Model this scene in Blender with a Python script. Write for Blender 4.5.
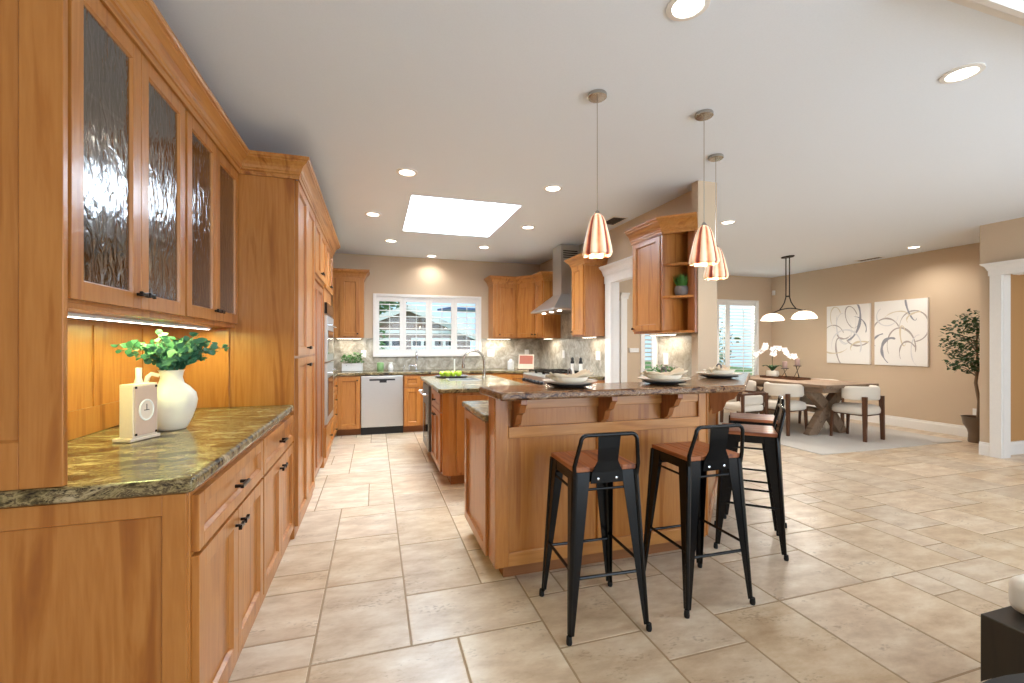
import bpy, bmesh, math, random
from mathutils import Matrix, Vector
from math import pi, sin, cos, radians, atan, atan2, sqrt
random.seed(7)
S = bpy.context.scene
for o in list(bpy.data.objects): bpy.data.objects.remove(o)
COL = S.collection

# ------------------------------------------------ camera, world, large lights, exposure
EYE = 1.31
cam_d = bpy.data.cameras.new('camera'); cam = bpy.data.objects.new('camera', cam_d); COL.objects.link(cam)
cam.location = (0, 0, EYE); cam.rotation_euler = (pi/2, 0, -atan(137/445))
cam_d.sensor_width = 36; cam_d.lens = 36*445/1024; cam_d.shift_y = 3.5/1024
cam_d.clip_start = .02; cam_d.clip_end = 200
S.camera = cam
W = bpy.data.worlds.new('sky'); S.world = W; W.use_nodes = True
bg = W.node_tree.nodes['Background']; bg.inputs[0].default_value = (.62, .80, 1, 1); bg.inputs[1].default_value = 1.25
S.view_settings.view_transform = 'Standard'; S.view_settings.look = 'None'
S.view_settings.gamma = 1; S.view_settings.use_curve_mapping = False
S.view_settings.exposure = 0.18
def area(name, loc, rot, sx, sy, power, col=(1, 1, 1), spread=180):
    d = bpy.data.lights.new(name, 'AREA'); d.shape = 'RECTANGLE'; d.size = sx; d.size_y = sy
    d.energy = power; d.color = col; d.spread = radians(spread)
    o = bpy.data.objects.new(name, d); COL.objects.link(o); o.location = loc; o.rotation_euler = rot
    return o
DAY = (.75, .88, 1)
area('rear_opening_fill', (3.2, -2.9, 1.35), (pi/2, 0, 0), 5.4, 2.1, 150, DAY)  # area light added at the unseen rear opening as daylight fill
area('daylight_side_window', (6.75, -1.0, 1.3), (pi/2, 0, pi/2), 3.0, 2.0, 88, DAY)
area('daylight_skylight', (.885, 5.03, 3.2), (0, 0, 0), 1.05, 1.3, 135, DAY)
area('daylight_dining_window', (7.15, 8.3, 3.0), (-radians(38), 0, 0), 1.6, 1.2, 420, DAY)
area('foyer_warm_fill', (9.2, 1.6, 2.5), (0, 0, 0), 1.6, 1.6, 16, (1, .68, .38))  # added warm fill inside the foyer, not a daylight source
area('hall_fill', (4.6, 5.6, 2.6), (0, 0, 0), 1.2, 1.2, 16, (1, .93, .84))  # fill added under the hall ceiling to brighten the far rooms
sun = bpy.data.lights.new('sun', 'SUN'); sun.energy = 2.2; sun.angle = radians(3); sun.color = (1, .96, .9)
so = bpy.data.objects.new('sun', sun); COL.objects.link(so); so.rotation_euler = (radians(40), 0, radians(20))

# ------------------------------------------------ materials
def lin(c):
    r = []
    for v in c:
        v = v/255; r.append(v/12.92 if v <= .04045 else ((v+.055)/1.055)**2.4)
    return tuple(r)+(1,)
MAT = {}
def mat(name, col, rough=.5, metal=0, coat=0, spec=.5, emit=None, estr=0, trans=0, bump=0, bscale=40, alpha=1, sheen=0):
    m = bpy.data.materials.new(name); m.use_nodes = True
    nt = m.node_tree; b = nt.nodes['Principled BSDF']
    b.inputs['Base Color'].default_value = lin(col); b.inputs['Roughness'].default_value = rough
    b.inputs['Metallic'].default_value = metal; b.inputs['Coat Weight'].default_value = coat
    b.inputs['Specular IOR Level'].default_value = spec; b.inputs['Transmission Weight'].default_value = trans
    b.inputs['Sheen Weight'].default_value = sheen
    if emit: b.inputs['Emission Color'].default_value = lin(emit); b.inputs['Emission Strength'].default_value = estr
    if bump or True:
        tc = nt.nodes.new('ShaderNodeTexCoord'); n = nt.nodes.new('ShaderNodeTexNoise'); n.inputs['Scale'].default_value = bscale
        nt.links.new(tc.outputs['Object'], n.inputs['Vector'])
        if bump:
            bp = nt.nodes.new('ShaderNodeBump'); bp.inputs['Strength'].default_value = bump; bp.inputs['Distance'].default_value = .002
            nt.links.new(n.outputs[0], bp.inputs['Height']); nt.links.new(bp.outputs[0], b.inputs['Normal'])
        # slight value variation keeps the surface procedural
        mx = nt.nodes.new('ShaderNodeMixRGB'); mx.blend_type = 'MULTIPLY'; mx.inputs[1].default_value = lin(col)
        mx.inputs[0].default_value = .06
        nt.links.new(n.outputs[0], mx.inputs[2]); nt.links.new(mx.outputs[0], b.inputs['Base Color'])
    MAT[name] = m
    return m
def ramp(nt, stops):
    r = nt.nodes.new('ShaderNodeValToRGB'); e = r.color_ramp.elements
    e[0].position, e[0].color = stops[0][0], lin(stops[0][1]); e[1].position, e[1].color = stops[-1][0], lin(stops[-1][1])
    for p, c in stops[1:-1]:
        x = e.new(p); x.color = lin(c)
    return r
def wood(name, dark, mid, light, rough=.36, coat=.26, scale=1.0, axis='Z', streak=.55):
    m = bpy.data.materials.new(name); m.use_nodes = True; nt = m.node_tree; b = nt.nodes['Principled BSDF']
    L = nt.links.new
    tc = nt.nodes.new('ShaderNodeTexCoord'); mp = nt.nodes.new('ShaderNodeMapping')
    sc = {'Z': (7, 7, .55), 'X': (.55, 7, 7), 'Y': (7, .55, 7)}[axis]
    mp.inputs['Scale'].default_value = tuple(v*scale for v in sc)
    oi = nt.nodes.new('ShaderNodeObjectInfo'); ad = nt.nodes.new('ShaderNodeVectorMath'); ad.operation = 'ADD'
    ms = nt.nodes.new('ShaderNodeMath'); ms.operation = 'MULTIPLY'; ms.inputs[1].default_value = 40
    L(oi.outputs['Random'], ms.inputs[0]); L(tc.outputs['Object'], ad.inputs[0]); L(ms.outputs[0], ad.inputs[1]); L(ad.outputs[0], mp.inputs[0])
    n1 = nt.nodes.new('ShaderNodeTexNoise'); n1.inputs['Scale'].default_value = 1.6; n1.inputs['Detail'].default_value = 5; n1.inputs['Distortion'].default_value = 1.1
    L(mp.outputs[0], n1.inputs['Vector'])
    n2 = nt.nodes.new('ShaderNodeTexNoise'); n2.inputs['Scale'].default_value = 11; n2.inputs['Detail'].default_value = 3
    L(mp.outputs[0], n2.inputs['Vector'])
    wv = nt.nodes.new('ShaderNodeMath'); wv.operation = 'MULTIPLY'; wv.inputs[1].default_value = 17
    L(n1.outputs[0], wv.inputs[0]); sn = nt.nodes.new('ShaderNodeMath'); sn.operation = 'SINE'; L(wv.outputs[0], sn.inputs[0])
    k = nt.nodes.new('ShaderNodeMath'); k.operation = 'MULTIPLY_ADD'; k.inputs[1].default_value = .10; L(sn.outputs[0], k.inputs[0]); L(n1.outputs[0], k.inputs[2])
    k2 = nt.nodes.new('ShaderNodeMath'); k2.operation = 'MULTIPLY_ADD'; k2.inputs[1].default_value = .22; L(n2.outputs[0], k2.inputs[0]); L(k.outputs[0], k2.inputs[2])
    r = ramp(nt, [(.28, dark), (.58, mid), (.84, light)]); L(k2.outputs[0], r.inputs[0]); L(r.outputs[0], b.inputs['Base Color'])
    b.inputs['Roughness'].default_value = rough; b.inputs['Coat Weight'].default_value = coat; b.inputs['Coat Roughness'].default_value = .16
    MAT[name] = m; return m
wood('cherry', (146, 83, 29), (168, 103, 40), (196, 134, 68))
wood('cherry_h', (134, 76, 28), (174, 110, 46), (204, 145, 78), axis='Y')
wood('cherry_x', (134, 76, 28), (174, 110, 46), (204, 145, 78), axis='X')
wood('cherry_deep', (108, 58, 24), (142, 82, 38), (168, 106, 56))
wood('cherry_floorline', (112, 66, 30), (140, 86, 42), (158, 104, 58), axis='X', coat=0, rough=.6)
wood('seat_wood', (92, 44, 20), (142, 78, 38), (176, 108, 60), axis='Y', coat=.08, rough=.5, scale=1.6)
wood('table_wood', (98, 78, 60), (128, 104, 82), (150, 126, 102), axis='Y', coat=0, rough=.55)
wood('walnut', (60, 34, 20), (84, 50, 30), (104, 66, 42), coat=.1, rough=.4)
wood('espresso', (22, 17, 14), (34, 27, 21), (44, 35, 27), coat=.1, rough=.4)

def stone(name, stops, scale, rough=.17, stretch=(1, 1, 1), speck=(40, 32, 28), speckamt=.35, rot=.5, coat=.0, bump=0):
    m = bpy.data.materials.new(name); m.use_nodes = True; nt = m.node_tree; b = nt.nodes['Principled BSDF']; L = nt.links.new
    tc = nt.nodes.new('ShaderNodeTexCoord'); mp = nt.nodes.new('ShaderNodeMapping'); mp.inputs['Scale'].default_value = stretch; mp.inputs['Rotation'].default_value = (0, 0, rot)
    L(tc.outputs['Object'], mp.inputs[0])
    n = nt.nodes.new('ShaderNodeTexNoise'); n.inputs['Scale'].default_value = scale; n.inputs['Detail'].default_value = 9; n.inputs['Roughness'].default_value = .68; n.inputs['Distortion'].default_value = .6
    L(mp.outputs[0], n.inputs['Vector']); r = ramp(nt, stops); L(n.outputs[0], r.inputs[0])
    n2 = nt.nodes.new('ShaderNodeTexNoise'); n2.inputs['Scale'].default_value = scale*7; n2.inputs['Detail'].default_value = 5; n2.inputs['Roughness'].default_value = .7
    L(mp.outputs[0], n2.inputs['Vector'])
    mr = nt.nodes.new('ShaderNodeMapRange'); mr.inputs[1].default_value = .53; mr.inputs[2].default_value = .66; mr.inputs[3].default_value = 0; mr.inputs[4].default_value = speckamt*2
    L(n2.outputs[0], mr.inputs[0]); mx = nt.nodes.new('ShaderNodeMixRGB'); L(mr.outputs[0], mx.inputs[0]); L(r.outputs[0], mx.inputs[1]); mx.inputs[2].default_value = lin(speck)
    L(mx.outputs[0], b.inputs['Base Color']); b.inputs['Roughness'].default_value = rough; b.inputs['Coat Weight'].default_value = coat; b.inputs['Specular IOR Level'].default_value = .32
    MAT[name] = m; return m
GR = [(.38, (38, 30, 24)), (.45, (104, 90, 58)), (.49, (158, 140, 98)), (.525, (78, 62, 42)), (.57, (160, 142, 104)), (.66, (186, 168, 134))]
stone('granite', GR, 17, stretch=(.4, 1, 1), rot=.1, speckamt=.6, rough=.2)
GB = [(.36, (34, 22, 18)), (.44, (100, 64, 40)), (.50, (156, 116, 78)), (.54, (96, 66, 46)), (.62, (172, 142, 110))]
stone('granite_bar', GB, 38, stretch=(.4, 1, 1), rot=.2, speckamt=.5)
stone('backsplash', [(.34, (128, 120, 106)), (.45, (158, 150, 134)), (.55, (178, 170, 154)), (.68, (206, 200, 186))], 9, rough=.35, speck=(112, 104, 92), speckamt=.15)

# travertine: tile value comes from a per-face attribute
def travertine():
    m = bpy.data.materials.new('travertine'); m.use_nodes = True; nt = m.node_tree; b = nt.nodes['Principled BSDF']; L = nt.links.new
    at = nt.nodes.new('ShaderNodeAttribute'); at.attribute_name = 'tile'
    tc = nt.nodes.new('ShaderNodeTexCoord')
    sep = nt.nodes.new('ShaderNodeSeparateColor'); L(at.outputs['Color'], sep.inputs[0])
    off = nt.nodes.new('ShaderNodeVectorMath'); off.operation = 'MULTIPLY_ADD'
    L(at.outputs['Color'], off.inputs[0]); off.inputs[1].default_value = (31, 47, 19); L(tc.outputs['Object'], off.inputs[2])
    mp = nt.nodes.new('ShaderNodeMapping'); mp.inputs['Scale'].default_value = (1, 2.2, 1); mp.inputs['Rotation'].default_value = (0, 0, .35); L(off.outputs[0], mp.inputs[0])
    n = nt.nodes.new('ShaderNodeTexNoise'); n.inputs['Scale'].default_value = 4.2; n.inputs['Detail'].default_value = 8; n.inputs['Roughness'].default_value = .65; L(mp.outputs[0], n.inputs['Vector'])
    r = ramp(nt, [(.30, (190, 160, 128)), (.48, (212, 187, 155)), (.60, (224, 204, 176)), (.78, (238, 224, 202))]); L(n.outputs[0], r.inputs[0])
    # pitted veins
    n2 = nt.nodes.new('ShaderNodeTexNoise'); n2.inputs['Scale'].default_value = 42; n2.inputs['Detail'].default_value = 3; L(mp.outputs[0], n2.inputs['Vector'])
    n3 = nt.nodes.new('ShaderNodeTexNoise'); n3.inputs['Scale'].default_value = 5; L(mp.outputs[0], n3.inputs['Vector'])
    pm = nt.nodes.new('ShaderNodeMath'); pm.operation = 'MULTIPLY'; L(n2.outputs[0], pm.inputs[0]); L(n3.outputs[0], pm.inputs[1])
    mr = nt.nodes.new('ShaderNodeMapRange'); mr.inputs[1].default_value = .34; mr.inputs[2].default_value = .44; mr.inputs[4].default_value = .55; L(pm.outputs[0], mr.inputs[0])
    mx = nt.nodes.new('ShaderNodeMixRGB'); L(mr.outputs[0], mx.inputs[0]); L(r.outputs[0], mx.inputs[1]); mx.inputs[2].default_value = lin((160, 132, 104))
    hs = nt.nodes.new('ShaderNodeHueSaturation'); L(mx.outputs[0], hs.inputs['Color'])
    v = nt.nodes.new('ShaderNodeMapRange'); v.inputs[3].default_value = .89; v.inputs[4].default_value = 1.06; L(sep.outputs[0], v.inputs[0]); L(v.outputs[0], hs.inputs['Value'])
    sv = nt.nodes.new('ShaderNodeMapRange'); sv.inputs[3].default_value = .85; sv.inputs[4].default_value = 1.05; L(sep.outputs[1], sv.inputs[0]); L(sv.outputs[0], hs.inputs['Saturation'])
    L(hs.outputs[0], b.inputs['Base Color'])
    b.inputs['Roughness'].default_value = .33; b.inputs['Specular IOR Level'].default_value = .4
    bp = nt.nodes.new('ShaderNodeBump'); bp.inputs['Strength'].default_value = .15; bp.inputs['Distance'].default_value = .003; L(n.outputs[0], bp.inputs['Height']); L(bp.outputs[0], b.inputs['Normal'])
    MAT['travertine'] = m
travertine()
mat('grout', (166, 142, 112), .8)
mat('tan_wall', (204, 181, 154), .85, bump=.05, bscale=120)
mat('ochre_lit_wall', (186, 140, 88), .85, bump=.05, bscale=120)  # foyer's warm light and shading are mixed into this ochre paint colour
mat('ceiling_paint', (236, 242, 250), .9, bump=.05, bscale=120)
mat('white_paint', (236, 232, 226), .4)
mat('shaft_white', (240, 242, 244), .9)
mat('steel', (206, 204, 200), .34, metal=.92)
mat('steel_dark', (120, 118, 114), .35, metal=1)
mat('chrome', (220, 220, 222), .12, metal=1)
mat('nickel', (186, 180, 172), .25, metal=1)
mat('black_metal', (9, 9, 10), .26, spec=.32)
mat('iron', (52, 42, 38), .5, metal=.6)
mat('bronze', (44, 38, 36), .3, metal=.9)
mat('black_glass', (12, 12, 14), .06)
mat('black_plastic', (22, 22, 24), .4)
mat('rubber', (15, 15, 15), .8)
mat('cream_ceramic', (232, 224, 208), .35, bump=.1, bscale=20)
mat('white_ceramic', (238, 236, 230), .2)
mat('charcoal', (38, 38, 40), .5)
mat('napkin', (214, 196, 168), .9, bump=.3, bscale=200)
mat('fabric', (226, 216, 200), .95, bump=.4, bscale=300, sheen=.3)
mat('rug', (206, 200, 192), 1, bump=.5, bscale=400)
mat('whitewash', (222, 206, 188), .7, bump=.2, bscale=60)
mat('pinkwood', (204, 176, 156), .7, bump=.2, bscale=60)
mat('leaf_blue', (70, 124, 90), .55); mat('leaf_dark', (48, 78, 42), .45); mat('leaf_mid', (84, 128, 62), .5); mat('grassy', (70, 124, 48), .6)
mat('stem', (104, 110, 60), .6); mat('bark', (120, 98, 74), .8)
mat('apple_green', (170, 200, 50), .3)
mat('soil', (70, 54, 42), 1); mat('grey_pot', (110, 104, 102), .6); mat('brown_pot', (104, 84, 64), .35)
mat('orchid', (246, 240, 238), .6)
mat('candle', (176, 150, 142), .6)
mat('lamp_glow', (255, 250, 240), .5, emit=(255, 244, 226), estr=9)
mat('opal', (250, 244, 234), .4, emit=(255, 238, 214), estr=1.4)
mat('sky_dome', (250, 252, 255), .6, emit=(244, 248, 255), estr=1.5)
mat('canvas', (240, 236, 230), .8, bump=.3, bscale=90)
mat('stroke_grey', (176, 166, 160), .9); mat('stroke_slate', (148, 148, 154), .9); mat('stroke_tan', (214, 200, 174), .9); mat('stroke_pale', (216, 214, 214), .9)
mat('siding', (150, 120, 106), .8); mat('house_white', (236, 234, 230), .6); mat('roof_grey', (120, 112, 108), .9); mat('solar', (60, 92, 150), .3); mat('lawn', (92, 128, 60), 1)
mat('mug_green', (150, 190, 130), .4); mat('page', (224, 206, 180), .7); mat('photo_red', (176, 96, 70), .6)
mat('glass_green', (120, 140, 120), .1)

def glassmat(name, tint, fac, rough=.05, bump=0, bscale=10, stretch=(1, 1, 1), gl=(1, 1, 1)):
    m = bpy.data.materials.new(name); m.use_nodes = True; nt = m.node_tree; L = nt.links.new
    nt.nodes.remove(nt.nodes['Principled BSDF']); out = nt.nodes['Material Output']
    t = nt.nodes.new('ShaderNodeBsdfTransparent'); t.inputs[0].default_value = lin(tint)
    g = nt.nodes.new('ShaderNodeBsdfGlossy'); g.inputs['Roughness'].default_value = rough; g.inputs[0].default_value = gl+(1,)
    fr = nt.nodes.new('ShaderNodeFresnel'); fr.inputs[0].default_value = 1.5
    ma = nt.nodes.new('ShaderNodeMath'); ma.operation = 'ADD'; ma.inputs[1].default_value = fac; ma.use_clamp = True
    ge = nt.nodes.new('ShaderNodeNewGeometry'); iv = nt.nodes.new('ShaderNodeMath'); iv.operation = 'SUBTRACT'; iv.inputs[0].default_value = 1; L(ge.outputs['Backfacing'], iv.inputs[1])
    fm = nt.nodes.new('ShaderNodeMath'); fm.operation = 'MULTIPLY'; L(fr.outputs[0], fm.inputs[0]); L(iv.outputs[0], fm.inputs[1]); L(fm.outputs[0], ma.inputs[0])
    mx = nt.nodes.new('ShaderNodeMixShader'); L(ma.outputs[0], mx.inputs[0]); L(t.outputs[0], mx.inputs[1]); L(g.outputs[0], mx.inputs[2]); L(mx.outputs[0], out.inputs[0])
    if bump:
        tc = nt.nodes.new('ShaderNodeTexCoord'); mp = nt.nodes.new('ShaderNodeMapping'); mp.inputs['Scale'].default_value = stretch
        n = nt.nodes.new('ShaderNodeTexNoise'); n.inputs['Scale'].default_value = bscale; n.inputs['Detail'].default_value = 2; n.inputs['Distortion'].default_value = 1.5
        bp = nt.nodes.new('ShaderNodeBump'); bp.inputs['Strength'].default_value = bump; bp.inputs['Distance'].default_value = .01
        L(tc.outputs['Object'], mp.inputs[0]); L(mp.outputs[0], n.inputs[0]); L(n.outputs[0], bp.inputs['Height']); L(bp.outputs[0], g.inputs['Normal']); L(bp.outputs[0], fr.inputs['Normal'])
    MAT[name] = m
glassmat('clear_pane', (245, 250, 250), 0)
glassmat('seeded_glass', (150, 146, 140), .14, rough=.12, bump=.38, bscale=26, stretch=(1, 1, .35))

def pendant_glass():
    m = bpy.data.materials.new('pendant_glass'); m.use_nodes = True; nt = m.node_tree; b = nt.nodes['Principled BSDF']; L = nt.links.new
    at = nt.nodes.new('ShaderNodeAttribute'); at.attribute_name = 'stripe'
    tc = nt.nodes.new('ShaderNodeTexCoord'); n = nt.nodes.new('ShaderNodeTexNoise'); n.inputs['Scale'].default_value = 18; L(tc.outputs['Object'], n.inputs[0])
    sp = nt.nodes.new('ShaderNodeSeparateColor'); L(at.outputs['Color'], sp.inputs[0])
    k = nt.nodes.new('ShaderNodeMath'); k.operation = 'MULTIPLY_ADD'; k.inputs[1].default_value = .5; L(n.outputs[0], k.inputs[0]); L(sp.outputs[0], k.inputs[2])
    s2 = nt.nodes.new('ShaderNodeMath'); s2.operation = 'SUBTRACT'; s2.inputs[1].default_value = .25; L(k.outputs[0], s2.inputs[0])
    r = ramp(nt, [(.05, (246, 224, 192)), (.42, (238, 182, 132)), (.68, (210, 106, 74)), (1, (136, 56, 44))]); L(s2.outputs[0], r.inputs[0])
    L(r.outputs[0], b.inputs['Base Color']); L(r.outputs[0], b.inputs['Emission Color']); b.inputs['Emission Strength'].default_value = .24
    b.inputs['Roughness'].default_value = .3; MAT['pendant_glass'] = m
pendant_glass()

# ------------------------------------------------ mesh helpers
def BM(): return bmesh.new()
def box(bm, x0, x1, y0, y1, z0, z1, M=None):
    vs = [bm.verts.new((x, y, z)) for x in (x0, x1) for y in (y0, y1) for z in (z0, z1)]
    for f in ((0, 1, 3, 2), (4, 6, 7, 5), (0, 4, 5, 1), (2, 3, 7, 6), (0, 2, 6, 4), (1, 5, 7, 3)):
        bm.faces.new([vs[i] for i in f])
    if M is not None: bmesh.ops.transform(bm, matrix=M, verts=vs)
    return vs
def prism(bm, pts, z0, z1, M=None):
    a = [bm.verts.new((x, y, z0)) for x, y in pts]; b = [bm.verts.new((x, y, z1)) for x, y in pts]
    n = len(pts); bm.faces.new(a[::-1]); bm.faces.new(b)
    for i in range(n): bm.faces.new((a[i], a[(i+1) % n], b[(i+1) % n], b[i]))
    if M is not None: bmesh.ops.transform(bm, matrix=M, verts=a+b)
    return a+b
def lathe(bm, prof, c=(0, 0, 0), seg=24, M=None, flute=0, fk=0, cap=True):
    rings = []
    for r, z in prof:
        rg = []
        for i in range(seg):
            a = 2*pi*i/seg; rr = r*(1+flute*cos(fk*a)) if fk else r
            rg.append(bm.verts.new((c[0]+rr*cos(a), c[1]+rr*sin(a), c[2]+z)))
        rings.append(rg)
    for A, B in zip(rings, rings[1:]):
        for i in range(seg): bm.faces.new((A[i], A[(i+1) % seg], B[(i+1) % seg], B[i]))
    if cap:
        if prof[0][0] > 1e-5: bm.faces.new(rings[0][::-1])
        if prof[-1][0] > 1e-5: bm.faces.new(rings[-1])
    vs = [v for r in rings for v in r]
    if M is not None: bmesh.ops.transform(bm, matrix=M, verts=vs)
    return vs
def tube(bm, pts, r, seg=8, radii=None, closed=False):
    pts = [Vector(p) for p in pts]; n = len(pts); rings = []
    up = Vector((0, 0, 1))
    for i, p in enumerate(pts):
        a = pts[(i-1) % n] if (i > 0 or closed) else p; b = pts[(i+1) % n] if (i < n-1 or closed) else p
        t = (b-a).normalized() if (b-a).length > 1e-9 else up
        u = t.cross(up)
        if u.length < .05: u = t.cross(Vector((1, 0, 0)))
        if rings: # keep frame stable
            u2 = lastu - t*lastu.dot(t)
            if u2.length > .1: u = u2
        u.normalize(); lastu = u; w = t.cross(u)
        rr = radii[i] if radii else r
        rings.append([bm.verts.new(p+u*rr*cos(2*pi*k/seg)+w*rr*sin(2*pi*k/seg)) for k in range(seg)])
    m = n if closed else n-1
    for i in range(m):
        A, B = rings[i], rings[(i+1) % n]
        for k in range(seg): bm.faces.new((A[k], A[(k+1) % seg], B[(k+1) % seg], B[k]))
    if not closed: bm.faces.new(rings[0][::-1]); bm.faces.new(rings[-1])
    return [v for r_ in rings for v in r_]
def beam(bm, a, b, wa, wb, da=None, db=None, side=None):
    # tapered rectangular bar from a to b
    a = Vector(a); b = Vector(b); t = (b-a).normalized(); s = Vector(side) if side else Vector((1, 0, 0))
    s = (s-t*s.dot(t)).normalized(); q = t.cross(s); da = da or wa; db = db or wb
    A = [bm.verts.new(a+s*wa/2*i+q*da/2*j) for i, j in ((-1, -1), (1, -1), (1, 1), (-1, 1))]
    B = [bm.verts.new(b+s*wb/2*i+q*db/2*j) for i, j in ((-1, -1), (1, -1), (1, 1), (-1, 1))]
    bm.faces.new(A[::-1]); bm.faces.new(B)
    for i in range(4): bm.faces.new((A[i], A[(i+1) % 4], B[(i+1) % 4], B[i]))
def sweep(bm, path, prof):
    # prof: (out, z) with out to the right-hand side of the path; mitred
    n = len(path); P = [Vector((x, y)) for x, y in path]; rings = []
    for i in range(n):
        d0 = (P[i]-P[i-1]).normalized() if i > 0 else None; d1 = (P[i+1]-P[i]).normalized() if i < n-1 else None
        if d0 is None: d0 = d1
        if d1 is None: d1 = d0
        n0 = Vector((d0.y, -d0.x)); n1 = Vector((d1.y, -d1.x)); m = (n0+n1).normalized(); k = 1/max(.3, m.dot(n0))
        rings.append([bm.verts.new((P[i].x+m.x*k*o, P[i].y+m.y*k*o, z)) for o, z in prof])
    q = len(prof)
    for A, B in zip(rings, rings[1:]):
        for j in range(q): bm.faces.new((A[j], A[(j+1) % q], B[(j+1) % q], B[j]))
    bm.faces.new(rings[0][::-1]); bm.faces.new(rings[-1])
def wm(o):
    m = o.matrix_basis.copy()
    while o.parent: o = o.parent; m = o.matrix_basis @ m
    return m
def obj(name, bm, m, parent=None, world=True, bevel=0, smooth=False, seg=2, sub=0, label=None, angle=35):
    bmesh.ops.recalc_face_normals(bm, faces=bm.faces)
    me = bpy.data.meshes.new(name); o = bpy.data.objects.new(name, me); COL.objects.link(o)
    if parent is not None:
        o.parent = parent
        if world: bmesh.ops.transform(bm, matrix=wm(parent).inverted(), verts=bm.verts)
    bm.to_mesh(me); bm.free()
    me.materials.append(MAT[m] if isinstance(m, str) else m)
    if smooth or sub:
        for p in me.polygons: p.use_smooth = True
    if smooth and not sub:
        try: me.set_sharp_from_angle(angle=radians(angle))
        except Exception: pass
    if bevel:
        b = o.modifiers.new('bevel', 'BEVEL'); b.width = bevel; b.segments = seg; b.limit_method = 'ANGLE'; b.angle_limit = radians(40)
        b.harden_normals = False
    if sub:
        s = o.modifiers.new('subsurf', 'SUBSURF'); s.levels = sub; s.render_levels = sub
    if label: o['label'] = label
    return o
def thing(name, label, cat, loc=(0, 0, 0), rot=0, group=None):
    o = bpy.data.objects.new(name, None); COL.objects.link(o); o.location = loc; o.rotation_euler = (0, 0, rot)
    o.empty_display_size = .05
    o['label'] = label; o['category'] = cat
    if group: o['group'] = group
    return o
def tag(o, label, cat, group=None, kind=None):
    o['label'] = label; o['category'] = cat
    if group: o['group'] = group
    if kind: o['kind'] = kind
    return o
def struct(name, bm, m, parent=None, **k):
    o = obj(name, bm, m, parent, **k)
    if parent is None: o['kind'] = 'structure'
    return o
def sempty(name, loc=(0, 0, 0), rot=0):
    o = bpy.data.objects.new(name, None); COL.objects.link(o); o.location = loc; o.rotation_euler = (0, 0, rot); o['kind'] = 'structure'; return o
def dup(root, loc, rot, label, group=None):
    r = root.copy(); COL.objects.link(r); r.location = loc; r.rotation_euler = (0, 0, rot); r['label'] = label
    if group: r['group'] = group
    for ch in list(root.children):
        c = ch.copy(); COL.objects.link(c); c.parent = r
        for g in list(ch.children):
            d = g.copy(); COL.objects.link(d); d.parent = c
    return r

# ------------------------------------------------ room shell
H = 2.74
XL, YB = -1.25, 7.42
def cells(holes, a0, a1, z0, z1):
    xs = sorted({a0, a1}|{h[0] for h in holes}|{h[1] for h in holes}); zs = sorted({z0, z1}|{h[2] for h in holes}|{h[3] for h in holes})
    for x, X in zip(xs, xs[1:]):
        for z, Z in zip(zs, zs[1:]):
            cx, cz = (x+X)/2, (z+Z)/2
            if not any(h[0] < cx < h[1] and h[2] < cz < h[3] for h in holes): yield x, X, z, Z
def wallX(name, y0, y1, x0, x1, holes=(), m='tan_wall', z0=0, z1=H):
    bm = BM()
    for x, X, z, Z in cells(holes, x0, x1, z0, z1): box(bm, x, X, y0, y1, z, Z)
    bmesh.ops.remove_doubles(bm, verts=bm.verts, dist=1e-5)
    return struct(name, bm, m)
def wallY(name, x0, x1, y0, y1, holes=(), m='tan_wall', z0=0, z1=H):
    bm = BM()
    for y, Y, z, Z in cells(holes, y0, y1, z0, z1): box(bm, x0, x1, y, Y, z, Z)
    bmesh.ops.remove_doubles(bm, verts=bm.verts, dist=1e-5)
    return struct(name, bm, m)
wallY('wall_left', XL-.12, XL, -3, YB+.12)
KW = (-.03, 1.73, 1.12, 2.13); DW = (6.62, 7.66, .55, 2.21); HW = (4.87, 5.27, .7, 2.2); HD = (3.5, 4.45, 0, 2.15)
wallX('wall_back', YB, YB+.12, XL, 8.18, [(KW[0]+.05, KW[1]-.05, KW[2]+.05, KW[3]-.05), DW, HW, HD])
wallY('wall_cooktop', 2.8, 2.88, 3.3, YB, [(4.0, 4.88, 0, 2.1)])
struct('trim_1', (lambda b: (box(b, 2.68, 2.88, 3.215, 3.3, 0, H), b)[1])(BM()), 'tan_wall')
wallY('wall_right', 8.06, 8.18, 3.45, YB)
wallX('wall_return', 3.33, 3.45, 7.05, 10.5, m='ochre_lit_wall')
wallY('wall_entry', 6.93, 7.05, -3, 3.45, [(1.1, 3.25, 0, 2.13), (-2.6, .6, .2, 2.3)])
wallY('wall_foyer', 10.5, 10.6, -.5, 3.45)
wallX('wall_front', -3.12, -3, XL, 7.05, [(.4, 6.2, .2, 2.45)])

# ceiling with skylight hole
SK = (.335, 1.435, 4.34, 5.72)
bm = BM()
xs = [XL-.12, SK[0], SK[1], 10.6]; ys = [-3.12, SK[2], SK[3], YB+.12]
for i in range(3):
    for j in range(3):
        if (i, j) != (1, 1): box(bm, xs[i], xs[i+1], ys[j], ys[j+1], H, H+.06)
bmesh.ops.remove_doubles(bm, verts=bm.verts, dist=1e-5)
struct('ceiling', bm, 'ceiling_paint')
sk = sempty('window_4', (.885, 5.03, H+.06))
bm = BM(); t = .03; x0, x1, y0, y1 = SK
box(bm, x0-t, x0, y0-t, y1+t, H+.061, H+.62); box(bm, x1, x1+t, y0-t, y1+t, H+.061, H+.62)
box(bm, x0, x1, y0-t, y0, H+.061, H+.62); box(bm, x0, x1, y1, y1+t, H+.061, H+.62)
struct('shaft', bm, 'shaft_white', sk)
bm = BM(); box(bm, x0-t, x1+t, y0-t, y1+t, H+.62, H+.64); struct('pane', bm, 'sky_dome', sk)

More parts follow.
